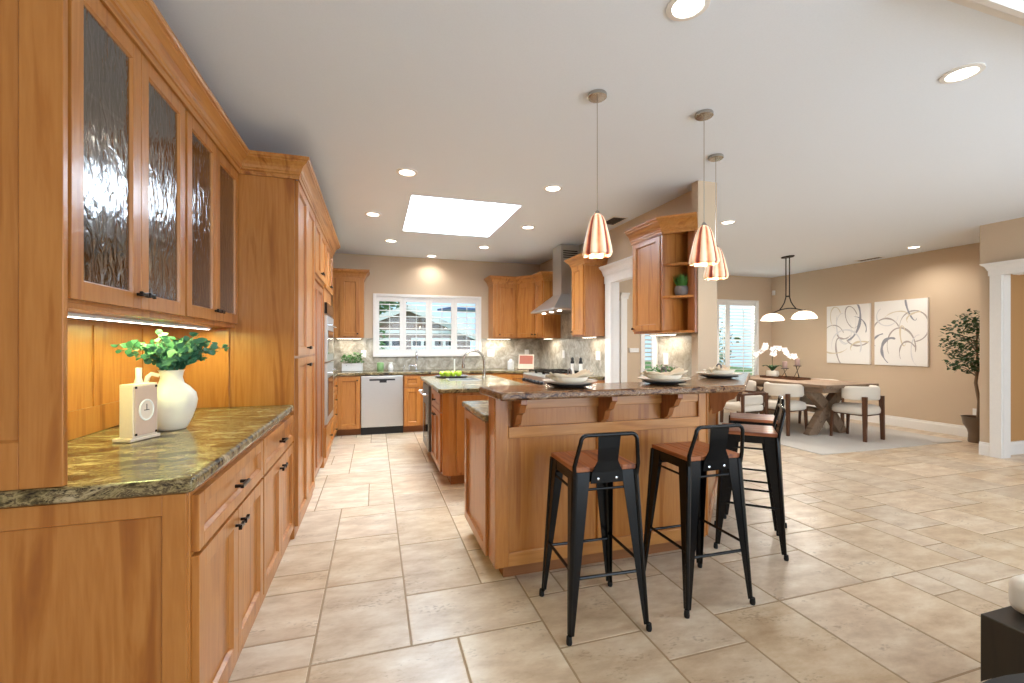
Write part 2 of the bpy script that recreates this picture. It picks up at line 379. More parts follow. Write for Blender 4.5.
# floor: travertine laid in a four-size pattern
U = .2032; FX0, FY0 = -1.27, -3.1
NX, NY = int((10.6-FX0)/U)+1, int((YB+.1-FY0)/U)+1
used = [[False]*NY for _ in range(NX)]; tiles = []
rnd = random.Random(3)
for j in range(NY):
    for i in range(NX):
        if used[i][j]: continue
        opts = [(3, 2), (2, 3), (2, 2), (1, 2), (2, 1), (1, 1)]; wts = [10, 8, 7, 2.5, 2.5, 1.2]
        ok = [(o, w) for o, w in zip(opts, wts) if i+o[0] <= NX and j+o[1] <= NY and all(not used[i+a][j+b] for a in range(o[0]) for b in range(o[1]))]
        o = rnd.choices([k[0] for k in ok], [k[1] for k in ok])[0]
        for a in range(o[0]):
            for b in range(o[1]): used[i+a][j+b] = True
        tiles.append((i, j, o[0], o[1]))
bm = BM(); lay = bm.loops.layers.color.new('tile'); g = .0035
for i, j, w, h in tiles:
    x0, y0 = FX0+i*U+g, FY0+j*U+g; x1, y1 = FX0+(i+w)*U-g, FY0+(j+h)*U-g
    c = (rnd.random(), rnd.random(), rnd.random(), 1)
    e = .004
    top = [bm.verts.new(p) for p in ((x0+e, y0+e, 0), (x1-e, y0+e, 0), (x1-e, y1-e, 0), (x0+e, y1-e, 0))]
    low = [bm.verts.new(p) for p in ((x0, y0, -.0022), (x1, y0, -.0022), (x1, y1, -.0022), (x0, y1, -.0022))]
    fs = [bm.faces.new(top)]+[bm.faces.new((low[k], low[(k+1) % 4], top[(k+1) % 4], top[k])) for k in range(4)]
    for f in fs:
        for l in f.loops: l[lay] = c
me = bpy.data.meshes.new('floor'); bm.to_mesh(me); bm.free(); me.materials.append(MAT['travertine'])
fo = bpy.data.objects.new('floor', me); COL.objects.link(fo); fo['kind'] = 'structure'
bm = BM(); box(bm, FX0-.1, 10.6, FY0, YB+.12, -.06, -.0016); struct('grout', bm, 'grout', fo)

# baseboards, casings, crown
BB = [(0, 0), (.018, 0), (.018, .12), (.012, .135), (.012, .15), (0, .155)]
def baseb(name, path):
    bm = BM(); sweep(bm, path, BB); return struct(name, bm, 'white_paint')
baseb('baseboard_right', [(8.06, YB-.001), (8.06, 3.46)])
baseb('baseboard_back', [(2.885, YB), (3.1, YB)])
baseb('baseboard_dining', [(4.56, YB), (8.04, YB)])
baseb('baseboard_entry', [(6.93, 3.45), (6.93, 3.346)])
baseb('baseboard_foyer', [(7.0, 3.33), (10.5, 3.33)])
CR = [(0, -.03), (.012, -.03), (.014, -.004), (.022, 0), (.022, .012), (.028, .018), (.033, .036), (.044, .054), (.062, .068), (.072, .074), (.072, .084), (.082, .088), (.086, .096), (.086, .11), (0, .11)]
def prof(z, s=1, e=0): return [(o*s+e, z+q*s) for o, q in CR]
# doorway casing on the cooktop wall
dc = sempty('door_1', (2.8, 4.44, 0))
bm = BM(); box(bm, 2.765, 2.80, 4.87, 5.01, 0, 2.12); struct('casing', bm, 'white_paint', dc, bevel=.004)
bm = BM(); box(bm, 2.765, 2.80, 3.945, 4.01, 0, 2.12); struct('casing', bm, 'white_paint', dc, bevel=.004)
bm = BM(); box(bm, 2.76, 2.80, 3.945, 5.02, 2.08, 2.2); sweep(bm, [(2.80, 5.02), (2.76, 5.02), (2.76, 3.95), (2.80, 3.95)], prof(2.2, .8)) ; struct('header', bm, 'white_paint', dc)
bm = BM(); box(bm, 2.795, 2.885, 4.865, 4.885, 0, 2.1); box(bm, 2.795, 2.885, 3.995, 4.01, 0, 2.1); box(bm, 2.795, 2.885, 4.0, 4.88, 2.085, 2.1); struct('jamb', bm, 'white_paint', dc)
# hall doorway in the back wall, half hidden
hd = sempty('door_2', (3.67, YB, 0))
bm = BM(); box(bm, 4.42, 4.55, YB-.03, YB+.02, 0, 2.2); sweep(bm, [(4.40, YB-.032), (4.57, YB-.032)], prof(2.2, .8)); struct('casing', bm, 'white_paint', hd)
bm = BM(); box(bm, 3.5, 4.45, YB+.06, YB+.1, 0, 2.15); struct('door_slab', bm, 'white_paint', hd, label='white door slab')
# entry opening at right
de = sempty('door_3', (6.93, 2.1, 0))
bm = BM(); box(bm, 6.895, 6.93, 3.24, 3.345, 0, 2.17); struct('casing', bm, 'white_paint', de, bevel=.004)
bm = BM(); box(bm, 6.895, 6.93, .96, 1.11, 0, 2.17); struct('casing', bm, 'white_paint', de, bevel=.004)
bm = BM(); box(bm, 6.89, 6.93, .95, 3.355, 2.12, 2.22); sweep(bm, [(6.93, 3.355), (6.89, 3.355), (6.89, .95)][::1], prof(2.2, .6)); struct('header', bm, 'white_paint', de)
bm = BM(); box(bm, 6.925, 7.055, 3.235, 3.255, 0, 2.13); box(bm, 6.925, 7.055, 1.09, 3.16, 2.11, 2.13); struct('jamb', bm, 'white_paint', de)
bm = BM(); sweep(bm, [(2.0, 1.10), (6.93, 1.10)][::-1], [(0, H), (.12, H), (.12, H-.015), (.085, H-.03), (.04, H-.07), (.025, H-.095), (0, H-.1)]); struct('trim_2', bm, 'white_paint')

# ------------------------------------------------ cabinetry
def panel_mesh(bm, x0, x1, z0, z1, y, st=.058, t=.022, rails=None, inset=.015, glass=False):
    # shaker door standing in front of y (occupies y-t..y), panel set back
    rl = rails or st
    box(bm, x0, x0+st, y-t, y, z0, z1); box(bm, x1-st, x1, y-t, y, z0, z1)
    box(bm, x0+st, x1-st, y-t, y, z0, z0+rl); box(bm, x0+st, x1-st, y-t, y, z1-rl, z1)
    b = .007
    # sloped bead
    a0, a1, c0, c1 = x0+st, x1-st, z0+rl, z1-rl
    o = [bm.verts.new(p) for p in ((a0, y-t+.002, c0), (a1, y-t+.002, c0), (a1, y-t+.002, c1), (a0, y-t+.002, c1))]
    n = [bm.verts.new(p) for p in ((a0+b, y-t+inset, c0+b), (a1-b, y-t+inset, c0+b), (a1-b, y-t+inset, c1-b), (a0+b, y-t+inset, c1-b))]
    for k in range(4): bm.faces.new((o[k], o[(k+1) % 4], n[(k+1) % 4], n[k]))
    if not glass: bm.faces.new(n)
def knob(parent, x, z, y, kind='knob', m='bronze'):
    bm = BM()
    if kind == 'knob':
        lathe(bm, [(.006, 0), (.005, .016), (.011, .02), (.013, .026), (.010, .032), (0, .033)], (0, 0, 0), 12, Matrix.Translation((x, y, z)) @ Matrix.Rotation(pi/2, 4, 'X'), cap=False)
        nm = 'knob'
    elif kind == 'bow':
        lathe(bm, [(.006, 0), (.005, .02)], (0, 0, 0), 10, Matrix.Translation((x, y, z)) @ Matrix.Rotation(pi/2, 4, 'X'))
        prism(bm, [(-.024, -.010), (-.008, -.005), (.008, -.005), (.024, -.010), (.024, .010), (.008, .005), (-.008, .005), (-.024, .010)], .018, .03, Matrix.Translation((x, y, z)) @ Matrix.Rotation(pi/2, 4, 'X'))
        nm = 'knob'
    else:
        h = kind if isinstance(kind, float) else .045
        for s in (-1, 1): lathe(bm, [(.007, 0), (.006, .024)], (0, 0, 0), 10, Matrix.Translation((x+s*h*.7, y, z)) @ Matrix.Rotation(pi/2, 4, 'X'))
        box(bm, x-h, x+h, y-.034, y-.022, z-.006, z+.006)
        nm = 'handle'
    return obj(nm, bm, m, parent, world=False, bevel=.0015)
def cabinet(name, label, cat, loc, rot, w, d, z0, z1, fronts, toe=0, toe_in=.07, m='cherry', mh='cherry', group=None, glass=False, body_extra=None, st=.058, body=True):
    # loc is the front-left corner (seen from the front) at floor or cabinet bottom level; geometry local with z measured from the floor
    root = thing(name, label, cat, (loc[0], loc[1], z0), rot, group)
    def L(z): return z-z0
    if body:
        bm = BM()
        if glass:
            t = .018
            box(bm, 0, t, 0, d, 0, z1-z0); box(bm, w-t, w, 0, d, 0, z1-z0); box(bm, t, w-t, 0, d, 0, t); box(bm, t, w-t, 0, d, z1-z0-t, z1-z0); box(bm, t, w-t, d-t, d, t, z1-z0-t)
            box(bm, w/2-.02, w/2+.02, 0, .02, t, z1-z0-t)
            box(bm, t, w-t, 0, .018, t, .045); box(bm, t, w-t, 0, .018, z1-z0-.06, z1-z0-t)
        else:
            box(bm, 0, w, 0, d, L(z0+toe), L(z1))
        if body_extra: body_extra(bm)
        obj('body', bm, m, root, world=False, bevel=.002)
        if toe:
            bm = BM(); box(bm, .0, w, toe_in, d, 0, toe); obj('toe_kick', bm, 'cherry_floorline', root, world=False)
        if glass:
            for k in (1, 2):
                bm = BM(); box(bm, .019, w-.019, .03, d-.019, (z1-z0)*k/3-.008, (z1-z0)*k/3+.008); obj('shelf', bm, m, root, world=False)
    for f in fronts:
        kind, x0, x1, a, b = f[:5]; hd = f[5] if len(f) > 5 else None; hk = f[6] if len(f) > 6 else None
        g = .0015
        bm = BM()
        if kind == 'drawer' and (b-a) < .13:
            box(bm, x0+g, x1-g, -.02, 0, L(a)+g, L(b)-g)
        else:
            panel_mesh(bm, x0+g, x1-g, L(a)+g, L(b)-g, 0, st=(st if kind != 'drawer' else .045), glass=(kind == 'glass_door'))
        dn = {'door': 'door', 'glass_door': 'door', 'drawer': 'drawer', 'panel': 'side_panel'}[kind]
        o = obj(dn, bm, mh if kind == 'drawer' else m, root, world=False, bevel=.0015)
        if kind == 'glass_door':
            bm = BM(); box(bm, x0+st, x1-st, -.012, -.008, L(a)+st, L(b)-st); obj('glass_pane', bm, 'seeded_glass', o, world=False)
        if hd:
            kx, kz = hd; knob(o, kx, L(kz), -.02, hk or 'knob')
    return root
def end_panel(root, M, w, z0, z1, m='cherry', st=.08, name='side_panel'):
    # framed end panel: local matrix M puts x along the panel, -y outwards
    bm = BM(); panel_mesh(bm, 0, w, z0, z1, 0, st=st, t=.02); bmesh.ops.transform(bm, matrix=M, verts=bm.verts)
    return obj(name, bm, m, root, world=True, bevel=.0015)
RX = lambda x, y, a=0: Matrix.Translation((x, y, 0)) @ Matrix.Rotation(a, 4, 'Z')

Y0, YP = 1.60, 3.30   # near end of the left run and the pantry side
XB = -.545
hw = (YP-Y0)/2
# base cabinets (left)
zt = .86
for k in range(2):
    fr = [('drawer', .01, hw-.005, .665, .845, (hw/2, .755), .05),
          ('door', .01, hw/2, .075, .655, (hw/2-.035, .60), 'bow'), ('door', hw/2, hw-.005, .075, .655, (hw/2+.035, .60), 'bow')]
    c = cabinet('base_cabinet', ['wood base cabinet of drawer over two doors nearest the camera, under the left granite counter',
                                 'wood base cabinet of drawer over two doors under the left counter, beside the tall pantry'][k], 'cabinet',
                (XB, Y0+k*hw+(.0 if k == 0 else .0), 0), pi/2, hw-.001, .69, 0, zt, fr, group=None)
    if k == 0:
        end_panel(c, RX(XL+.01, Y0, 0), XB-XL-.012, .0, zt, st=.062)
# left counter
bm = BM(); prism(bm, [(XL+.005, Y0-.045), (-.52, Y0-.045), (-.52, YP-.003), (XL+.005, YP-.003)], .865, .91)
tag(obj('countertop', bm, 'granite', bevel=.016, seg=4), 'olive and brown granite countertop over the left base cabinets', 'countertop')
# tall end panel carrying the glass cabinets, standing on the counter
XU = -.852
root = thing('cabinet_end_panel', 'tall wood framed end panel standing on the near end of the left granite counter', 'cabinet panel', (XL, Y0-.03, .911))
bm = BM(); box(bm, XL+.003, XU-.008, Y0-.008, Y0+.012, .911, 2.50); obj('board', bm, 'cherry', root)
bm = BM(); panel_mesh(bm, XL+.003, XU+.012, .911, 2.50, Y0-.008, st=.098, rails=.13, t=.022, inset=.012); obj('framed_face', bm, 'cherry', root, bevel=.002)
# upper glass cabinets
for k in range(2):
    y = Y0+.013+k*(hw-.006); w = hw-.008
    fr = [('glass_door', .012, w/2, 1.445, 2.425, (w/2-.03, 1.50), 'bow'), ('glass_door', w/2, w-.008, 1.445, 2.425, (w/2+.03, 1.50), 'bow')]
    cabinet('glass_cabinet', ['upper wood cabinet with two seeded glass doors nearest the camera', 'upper wood cabinet with two seeded glass doors, beside the pantry'][k], 'cabinet',
            (XU-.02, y, 0), pi/2, w, .355, 1.42, 2.50, fr, glass=True)
# wood wainscot behind the counter and its rail
bm = BM()
box(bm, XL+.001, XL+.02, Y0+.02, YP-.003, .911, 1.418); box(bm, XL+.02, XL+.032, Y0+.02, YP-.02, .912, 1.03)
for yy in (Y0+.03, 2.05, 2.5, 2.95): box(bm, XL+.02, XL+.026, yy, yy+.05, 1.03, 1.40)
struct('trim_3', bm, 'cherry')
bm = BM(); box(bm, XL+.02, XU-.05, YP-.018, YP-.003, .911, 1.419); struct('trim_4', bm, 'cherry')
# under-cabinet light bar
def lightbar(loc, sx, sy, power, col, label, rot=0):
    root = thing('under_cabinet_light', label, 'light', loc, rot)
    bm = BM(); box(bm, -sx/2, sx/2, -sy/2, sy/2, -.012, 0); obj('housing', bm, 'white_paint', root, world=False)
    bm = BM(); box(bm, -sx/2+.01, sx/2-.01, -sy/2+.005, sy/2-.005, -.0145, -.0122); obj('diffuser', bm, 'lamp_glow', root, world=False)
    a = area('lamp_bulb', (0, 0, -.02), (0, 0, 0), sx-.02, sy-.01, power, col); a.parent = root
lightbar((-.99, (Y0+YP)/2, 1.4185), .03, 1.5, 9.0, (.92, 1, .36), 'slim under-cabinet light strip below the glass cabinets')
# crown over left run and pantry (side of pantry faces the camera)
XP, YE = -.50, 4.28
bm = BM(); sweep(bm, [(XU+.0, Y0-.035), (XU+.0, YP), (XP, YP), (XP, 5.95), (XL+.01, 5.95)][::1], prof(2.455, .95)); struct('trim_5', bm, 'cherry_h')
# pantry
D0 = .748
c = cabinet('pantry_cabinet', 'tall wood pantry cabinet with two pairs of narrow doors next to the left counter', 'cabinet', (XP-.02, YP, 0), pi/2, .92, D0-.02, 0, 2.455,
        [('door', .02, .46, 1.235, 2.43, (.43, 1.29)), ('door', .46, .905, 1.235, 2.43, (.49, 1.29)), ('door', .02, .46, .075, 1.22, (.43, 1.16)), ('door', .46, .905, .075, 1.22, (.49, 1.16))])
# refrigerator with wood panels, and the cabinet over it
r = thing('refrigerator', 'built-in refrigerator with dark wood panels between the pantry and the wall ovens', 'refrigerator', (XP-.03, 4.225, 0), pi/2)
bm = BM(); box(bm, .0, .885, .02, D0-.03, .05, 1.90); obj('body', bm, 'cherry_deep', r, world=False)
bm = BM(); panel_mesh(bm, .005, .44, .08, 1.90, .019); obj('door', bm, 'cherry_deep', r, world=False)
bm = BM(); panel_mesh(bm, .445, .88, .08, 1.90, .019); obj('door', bm, 'cherry_deep', r, world=False)
bm = BM(); box(bm, 0, .885, .06, D0-.03, 0, .05); obj('toe_kick', bm, 'black_plastic', r, world=False)
cabinet('over_fridge_cabinet', 'short two-door wood cabinet above the built-in refrigerator', 'cabinet', (XP-.02, 4.223, 0), pi/2, .888, D0-.02, 1.92, 2.455,
        [('door', .01, .444, 1.95, 2.43, (.41, 2.0)), ('door', .444, .88, 1.95, 2.43, (.48, 2.0))])
# wall oven tower
c = cabinet('oven_cabinet', 'tall wood cabinet housing the stainless wall ovens', 'cabinet', (XP-.02, 5.115, 0), pi/2, .83, D0-.02, 0, 2.455,
        [('door', .02, .415, 1.92, 2.43, (.38, 1.98)), ('door', .415, .81, 1.92, 2.43, (.45, 1.98)), ('drawer', .02, .81, .10, .42, (.415, .27))])
ov = thing('wall_oven', 'stainless double wall oven set into the tall cabinet', 'oven', (XP-.02, 5.155, .45), pi/2)
for k, (a, b) in enumerate([(0, .66), (.68, 1.18)]):
    bm = BM(); box(bm, 0, .75, -.03, -.001, a, b); d = obj('oven_door', bm, 'steel', ov, world=False, bevel=.004)
    bm = BM(); box(bm, .08, .67, -.033, -.0301, a+.08, b-.16); obj('window', bm, 'black_glass', d, world=False)
    bm = BM(); tube(bm, [(.06, -.03, b-.1), (.06, -.07, b-.1), (.69, -.07, b-.1), (.69, -.03, b-.1)], .011); obj('handle', bm, 'chrome', d, world=False, smooth=True)
bm = BM(); box(bm, 0, .75, -.028, -.001, 1.20, 1.32); obj('control_panel', bm, 'black_glass', ov, world=False)

# left back corner: base drawers and counter
cabinet('drawer_cabinet', 'wood base cabinet of four drawers in the left back corner beyond the ovens', 'cabinet', (-.53, 5.95, 0), pi/2, .80, .70, 0, .865,
        [('drawer', .02, .78, .68, .85, (.4, .765)), ('drawer', .02, .78, .49, .67, (.4, .58)), ('drawer', .02, .78, .29, .48, (.4, .385)), ('drawer', .02, .78, .10, .28, (.4, .19))], toe=.09)
# back wall base run: local x -> +X
YF = 6.80
def back_base(x0, x1, fronts, label, **k):
    return cabinet('base_cabinet', label, 'cabinet', (x0, YF, 0), 0, x1-x0, YB-YF-.01, 0, .865, fronts, toe=.095, **k)
back_base(-.525, -.20, [('door', .01, .32, .105, .85, (.28, .80))], 'single-door wood base cabinet left of the dishwasher on the back wall')
back_base(.405, .90, [('drawer', .01, .245, .68, .85), ('drawer', .245, .49, .68, .85), ('door', .01, .245, .105, .67), ('door', .245, .49, .105, .67)], 'two-door wood base cabinet right of the dishwasher under the window')
back_base(.902, 1.76, [('drawer', .01, .43, .68, .85), ('drawer', .43, .85, .68, .85), ('door', .01, .43, .105, .67), ('door', .43, .85, .105, .67)], 'wide wood base cabinet behind the sink island')
# dishwasher
dw = thing('dishwasher', 'stainless steel dishwasher under the back counter', 'dishwasher', (-.197, YF, 0))
bm = BM(); box(bm, 0, .598, .0, .58, .10, .862); obj('body', bm, 'black_plastic', dw, world=False)
bm = BM(); box(bm, .003, .595, -.028, -.0005, .115, .858); dd = obj('door', bm, 'steel', dw, world=False, bevel=.006)
bm = BM(); box(bm, .12, .48, -.0295, -.0281, .79, .815); box(bm, .26, .36, -.0295, -.0281, .76, .79); obj('grip_recess', bm, 'black_plastic', dd, world=False)
bm = BM(); box(bm, .0, .598, .03, .5, 0, .099); obj('toe_kick', bm, 'black_plastic', dw, world=False)
# diagonal corner base and right wall base + range
cabinet('corner_base_cabinet', 'wood base cabinet set diagonally in the right back corner', 'cabinet', (1.765, YF-.0, 0), -radians(44), .62, .35, 0, .865,
        [('drawer', .01, .31, .68, .85), ('drawer', .31, .61, .68, .85), ('door', .01, .31, .105, .67), ('door', .31, .61, .105, .67)], toe=.095)
RF = 2.18
rg = thing('range', 'stainless steel cooking range with black knobs and black grates against the right kitchen wall', 'range', (RF, 6.33, 0), -pi/2)
bm = BM(); box(bm, 0, .90, 0, .60, .09, .905); obj('body', bm, 'steel', rg, world=False, bevel=.004)
bm = BM(); box(bm, .03, .87, .05, .55, 0, .09); obj('toe_kick', bm, 'black_plastic', rg, world=False)
bm = BM(); prism(bm, [(0, .71), (0, .90), (-.045, .90), (-.055, .88), (-.06, .73), (-.05, .71)], 0, .90, Matrix(((0, 0, 1, 0), (1, 0, 0, 0), (0, 1, 0, 0), (0, 0, 0, 1)))); obj('control_panel', bm, 'steel', rg, world=False)
for k in range(6):
    bm = BM(); lathe(bm, [(.028, 0), (.028, .012), (.022, .018), (.022, .04), (.017, .044)], (0, 0, 0), 14, Matrix.Translation((.09+k*.144, -.056, .80)) @ Matrix.Rotation(pi/2, 4, 'X')); obj('knob', bm, 'black_plastic', rg, world=False, smooth=True)
bm = BM(); box(bm, .03, .87, -.03, -.0005, .17, .70); d = obj('oven_door', bm, 'steel', rg, world=False, bevel=.005)
bm = BM(); box(bm, .2, .7, -.033, -.0301, .28, .56); obj('window', bm, 'black_glass', d, world=False)
bm = BM(); tube(bm, [(.08, -.03, .66), (.08, -.075, .66), (.82, -.075, .66), (.82, -.03, .66)], .012); obj('handle', bm, 'chrome', d, world=False, smooth=True)
for gx in (.02, .315, .61):
    bm = BM(); a, b = gx, gx+.27
    for t_ in (.03, .29, .55): box(bm, a, b, t_, t_+.018, .925, .945)
    for t_ in (a, a+.126, b-.018): box(bm, t_, t_+.018, .03, .568, .925, .945)
    for px in (a, b-.018):
        for py in (.03, .55): box(bm, px, px+.018, py, py+.018, .906, .925)
    obj('grate', bm, 'black_metal', rg, world=False)
for i, bx in enumerate((.155, .45, .745)):
    for by in (.17, .43):
        bm = BM(); lathe(bm, [(.05, 0), (.05, .012), (.03, .016)], (bx, by, .906), 14); obj('burner', bm, 'black_metal', rg, world=False)
cabinet('base_cabinet', 'narrow wood base cabinet between the range and the doorway', 'cabinet', (RF+.03, 5.425, 0), -pi/2, .40, .585, 0, .865, [('drawer', .01, .39, .68, .85, (.2, .765)), ('door', .01, .39, .105, .67, (.06, .62))], toe=.095)
# counters on the back and right walls
bm = BM(); prism(bm, [(XL+.005, 5.96), (-.50, 5.96), (-.50, 6.765), (1.78, 6.765), (2.15, 6.40), (2.15, 6.335), (2.795, 6.335), (2.795, YB-.005), (XL+.005, YB-.005)], .87, .91)
tag(obj('countertop', bm, 'granite', bevel=.008), 'long granite countertop along the back wall under the shuttered window', 'countertop')
bm = BM(); prism(bm, [(2.17, 5.02), (2.795, 5.02), (2.795, 5.428), (2.17, 5.428)], .87, .91)
tag(obj('countertop', bm, 'granite', bevel=.008), 'small granite countertop between the range and the doorway', 'countertop')
# backsplash
bm = BM()
box(bm, XL+.02, KW[0]-.0, YB-.015, YB-.0005, .911, 1.42); box(bm, KW[0], KW[1], YB-.015, YB-.0005, .911, KW[2]-.0); box(bm, KW[1], 2.785, YB-.015, YB-.0005, .911, 1.42)
struct('trim_6', bm, 'backsplash')
bm = BM(); box(bm, 2.785, 2.7995, 5.02, YB-.016, .911, 1.42); box(bm, 2.785, 2.7995, 5.38, 6.45, 1.42, H-.01) ; box(bm, 2.785, 2.7995, 3.305, 3.94, .911, 1.42)
struct('trim_7', bm, 'backsplash')
bm = BM(); box(bm, XL+.0005, XL+.015, 5.95, YB-.016, .911, 1.42); struct('trim_8', bm, 'backsplash')
# upper cabinets back wall
YU = 7.09
cabinet('upper_cabinet', 'wood upper cabinet to the left of the shuttered window', 'cabinet', (-.60, YU, 0), 0, .44, .325, 1.42, 2.345, [('door', .10, .38, 1.44, 2.32, (.35, 1.48))])
bm = BM(); sweep(bm, [(-.60, YU), (-.16, YU), (-.16, YB-.002)], prof(2.336, .95)); struct('trim_9', bm, 'cherry')
cabinet('upper_cabinet', 'wood upper cabinet to the right of the shuttered window', 'cabinet', (1.86, YU, 0), 0, .408, .325, 1.42, 2.345, [('door', .06, .395, 1.44, 2.32, (.10, 1.48))])
# diagonal corner upper
dl = sqrt(.24**2+.26**2)
cabinet('corner_upper_cabinet', 'wood upper cabinet set diagonally in the right back corner', 'cabinet', (2.270, YU, 0), -radians(51.5), .370, .02, 1.42, 2.345, [('door', .01, .36, 1.44, 2.32, (.32, 1.48))],
        body_extra=lambda b: prism(b, [(2.289, 7.103), (2.518, 6.816), (2.78, 6.816), (2.78, 7.40), (2.289, 7.40)], 0, .925, (Matrix.Translation((2.270, YU, 0)) @ Matrix.Rotation(-radians(51.5), 4, 'Z')).inverted()))
cabinet('upper_cabinet', 'wood upper cabinet on the right wall at the far side of the range hood', 'cabinet', (2.50, 6.80, 0), -pi/2, .35, .295, 1.42, 2.345, [('door', .02, .33, 1.44, 2.32, (.06, 1.48))])
bm = BM(); sweep(bm, [(1.86, YB-.002), (1.86, YU), (2.27, YU), (2.50, 6.80), (2.50, 6.45), (2.797, 6.45)], prof(2.336, .95)); struct('trim_10', bm, 'cherry_h')
cabinet('upper_cabinet', 'narrow wood upper cabinet between the range hood and the doorway', 'cabinet', (2.50, 5.40, 0), -pi/2, .37, .295, 1.42, 2.345, [('door', .02, .35, 1.44, 2.32, (.06, 1.48))])
bm = BM(); sweep(bm, [(2.797, 5.40), (2.50, 5.40), (2.50, 5.03), (2.797, 5.03)], prof(2.336, .95)); struct('trim_11', bm, 'cherry_h')
# range hood
hd_ = thing('range_hood', 'stainless pyramid range hood with a square chimney rising to the ceiling', 'range hood', (2.785, 5.925, 1.77))
bm = BM()
b0 = [(2.27, 5.475), (2.78, 5.475), (2.78, 6.40), (2.27, 6.40)]; b1 = [(2.50, 5.77), (2.78, 5.77), (2.78, 6.08), (2.50, 6.08)]
prism(bm, b0, 1.785, 1.81)
lo = [bm.verts.new((x, y, 1.81)) for x, y in b0]; hi = [bm.verts.new((x, y, 2.03)) for x, y in b1]
for k in range(4): bm.faces.new((lo[k], lo[(k+1) % 4], hi[(k+1) % 4], hi[k]))
bm.faces.new(hi)
obj('canopy', bm, 'steel', hd_)
bm = BM(); box(bm, 2.50, 2.78, 5.77, 6.08, 2.03, H-.012); ch = obj('chimney', bm, 'steel', hd_)
bm = BM()
for k in range(4): box(bm, 2.53, 2.75, 5.767, 5.7695, H-.20+k*.03, H-.185+k*.03)
obj('vent_slots', bm, 'black_plastic', ch)
for yy in (5.65, 5.94, 6.23):
    bm = BM(); lathe(bm, [(.03, -.008), (.03, 0)], (2.42, yy, 1.784), 14); obj('hood_lamp', bm, 'lamp_glow', hd_)
# end cabinet by the pillar: door unit plus open shelves
cabinet('upper_cabinet', 'wood upper cabinet with one tall door right of the white doorway', 'cabinet', (2.49, 3.92, 0), -pi/2, .465, .30, 1.42, 2.345, [('door', .01, .455, 1.44, 2.32, (.04, 1.47))])
es = thing('corner_shelf', 'open wood corner shelf with three bays beside the pillar', 'shelf', (2.6, 3.4, 1.42))
bm = BM()
pg = [(2.502, 3.497), (2.67, 3.235), (2.677, 3.235), (2.677, 3.31), (2.795, 3.31), (2.795, 3.497)]
box(bm, 2.472, 2.795, 3.43, 3.452, 1.42, 2.345); obj('side_board', bm, 'cherry', es)
bm = BM(); box(bm, 2.775, 2.797, 3.31, 3.429, 1.42, 2.345); box(bm, 2.655, 2.677, 3.225, 3.32, 1.42, 2.345); obj('back_board', bm, 'cherry_deep', es)
for z in (1.42, 1.73, 2.02, 2.325):
    bm = BM(); prism(bm, [(2.474, 3.429), (2.53, 3.365), (2.654, 3.245), (2.654, 3.32), (2.774, 3.32), (2.774, 3.429)], z, z+.02); obj('shelf', bm, 'cherry', es)
bm = BM(); sweep(bm, [(2.797, 3.92), (2.47, 3.92), (2.47, 3.43), (2.68, 3.22)][1:], prof(2.336, 1.0)); struct('trim_12', bm, 'cherry_h')

# ------------------------------------------------ under cabinet lights (kitchen)
lightbar((-.38, 7.25, 1.418), .36, .04, 2.2, (1, .93, .82), 'under-cabinet light strip left of the window')
lightbar((2.0, 7.25, 1.418), .40, .04, 3.0, (1, .93, .82), 'under-cabinet light strip right of the window')
lightbar((2.65, 6.64, 1.418), .04, .34, 2.4, (1, .93, .82), 'under-cabinet light strip past the range hood')
lightbar((2.65, 5.215, 1.418), .04, .34, 2.2, (1, .93, .82), 'under-cabinet light strip beside the doorway')
lightbar((2.67, 3.70, 1.418), .04, .38, 2.2, (1, .93, .82), 'under-cabinet light strip near the pillar')

# ------------------------------------------------ sink island
ci = thing('kitchen_island', 'wood kitchen island with toe recess carrying the prep sink', 'island', (1.0, 4.9, 0))
IX0, IX1, IY0, IY1 = .60, 1.45, 4.09, 5.73
bm = BM(); prism(bm, [(IX0, IY0+.05), (IX0+.05, IY0), (IX1, IY0), (IX1, IY1), (IX0, IY1)], .10, .868); obj('body', bm, 'cherry', ci)
bm = BM(); box(bm, IX0+.08, IX1-.02, IY0+.07, IY1-.05, 0, .10); obj('toe_kick', bm, 'cherry_floorline', ci)
bm = BM(); panel_mesh(bm, .12, .84, .13, .84, 0, st=.07, t=.015); bmesh.ops.transform(bm, matrix=RX(IX0, IY0), verts=bm.verts); obj('side_panel', bm, 'cherry', ci)
ML = RX(IX0, IY1, -pi/2)   # left face, x runs toward the camera, outward -X
def ifr(kind, x0, x1, a, b, kn=None):
    bm = BM(); panel_mesh(bm, x0+.002, x1-.002, a+.002, b-.002, 0, st=.05, t=.02); bmesh.ops.transform(bm, matrix=ML, verts=bm.verts)
    o = obj(kind, bm, 'cherry', ci, bevel=.0015)
    if kn:
        bm = BM(); lathe(bm, [(.006, 0), (.005, .02), (.013, .026), (.01, .034)], (0, 0, 0), 10, ML @ Matrix.Translation((kn[0], -.02, kn[1])) @ Matrix.Rotation(pi/2, 4, 'X')); obj('knob', bm, 'bronze', o)
ifr('drawer', .90, 1.56, .68, .85, (1.23, .765)); ifr('door', .90, 1.23, .12, .67, (1.19, .62)); ifr('door', 1.23, 1.56, .12, .67, (1.27, .62))
wo = thing('undercounter_oven', 'stainless undercounter appliance with bar handle in the island side', 'oven', (IX0-.002, 4.99, .12), -pi/2)
bm = BM(); box(bm, -.60, 0, -.03, 0, 0, .73); d = obj('door', bm, 'steel_dark', wo, world=False, bevel=.004)
bm = BM(); box(bm, -.52, -.08, -.032, -.0301, .1, .5); obj('window', bm, 'black_glass', d, world=False)
bm = BM(); tube(bm, [(-.56, -.03, .63), (-.56, -.08, .63), (-.04, -.08, .63), (-.04, -.03, .63)], .011); obj('handle', bm, 'chrome', d, world=False, smooth=True)
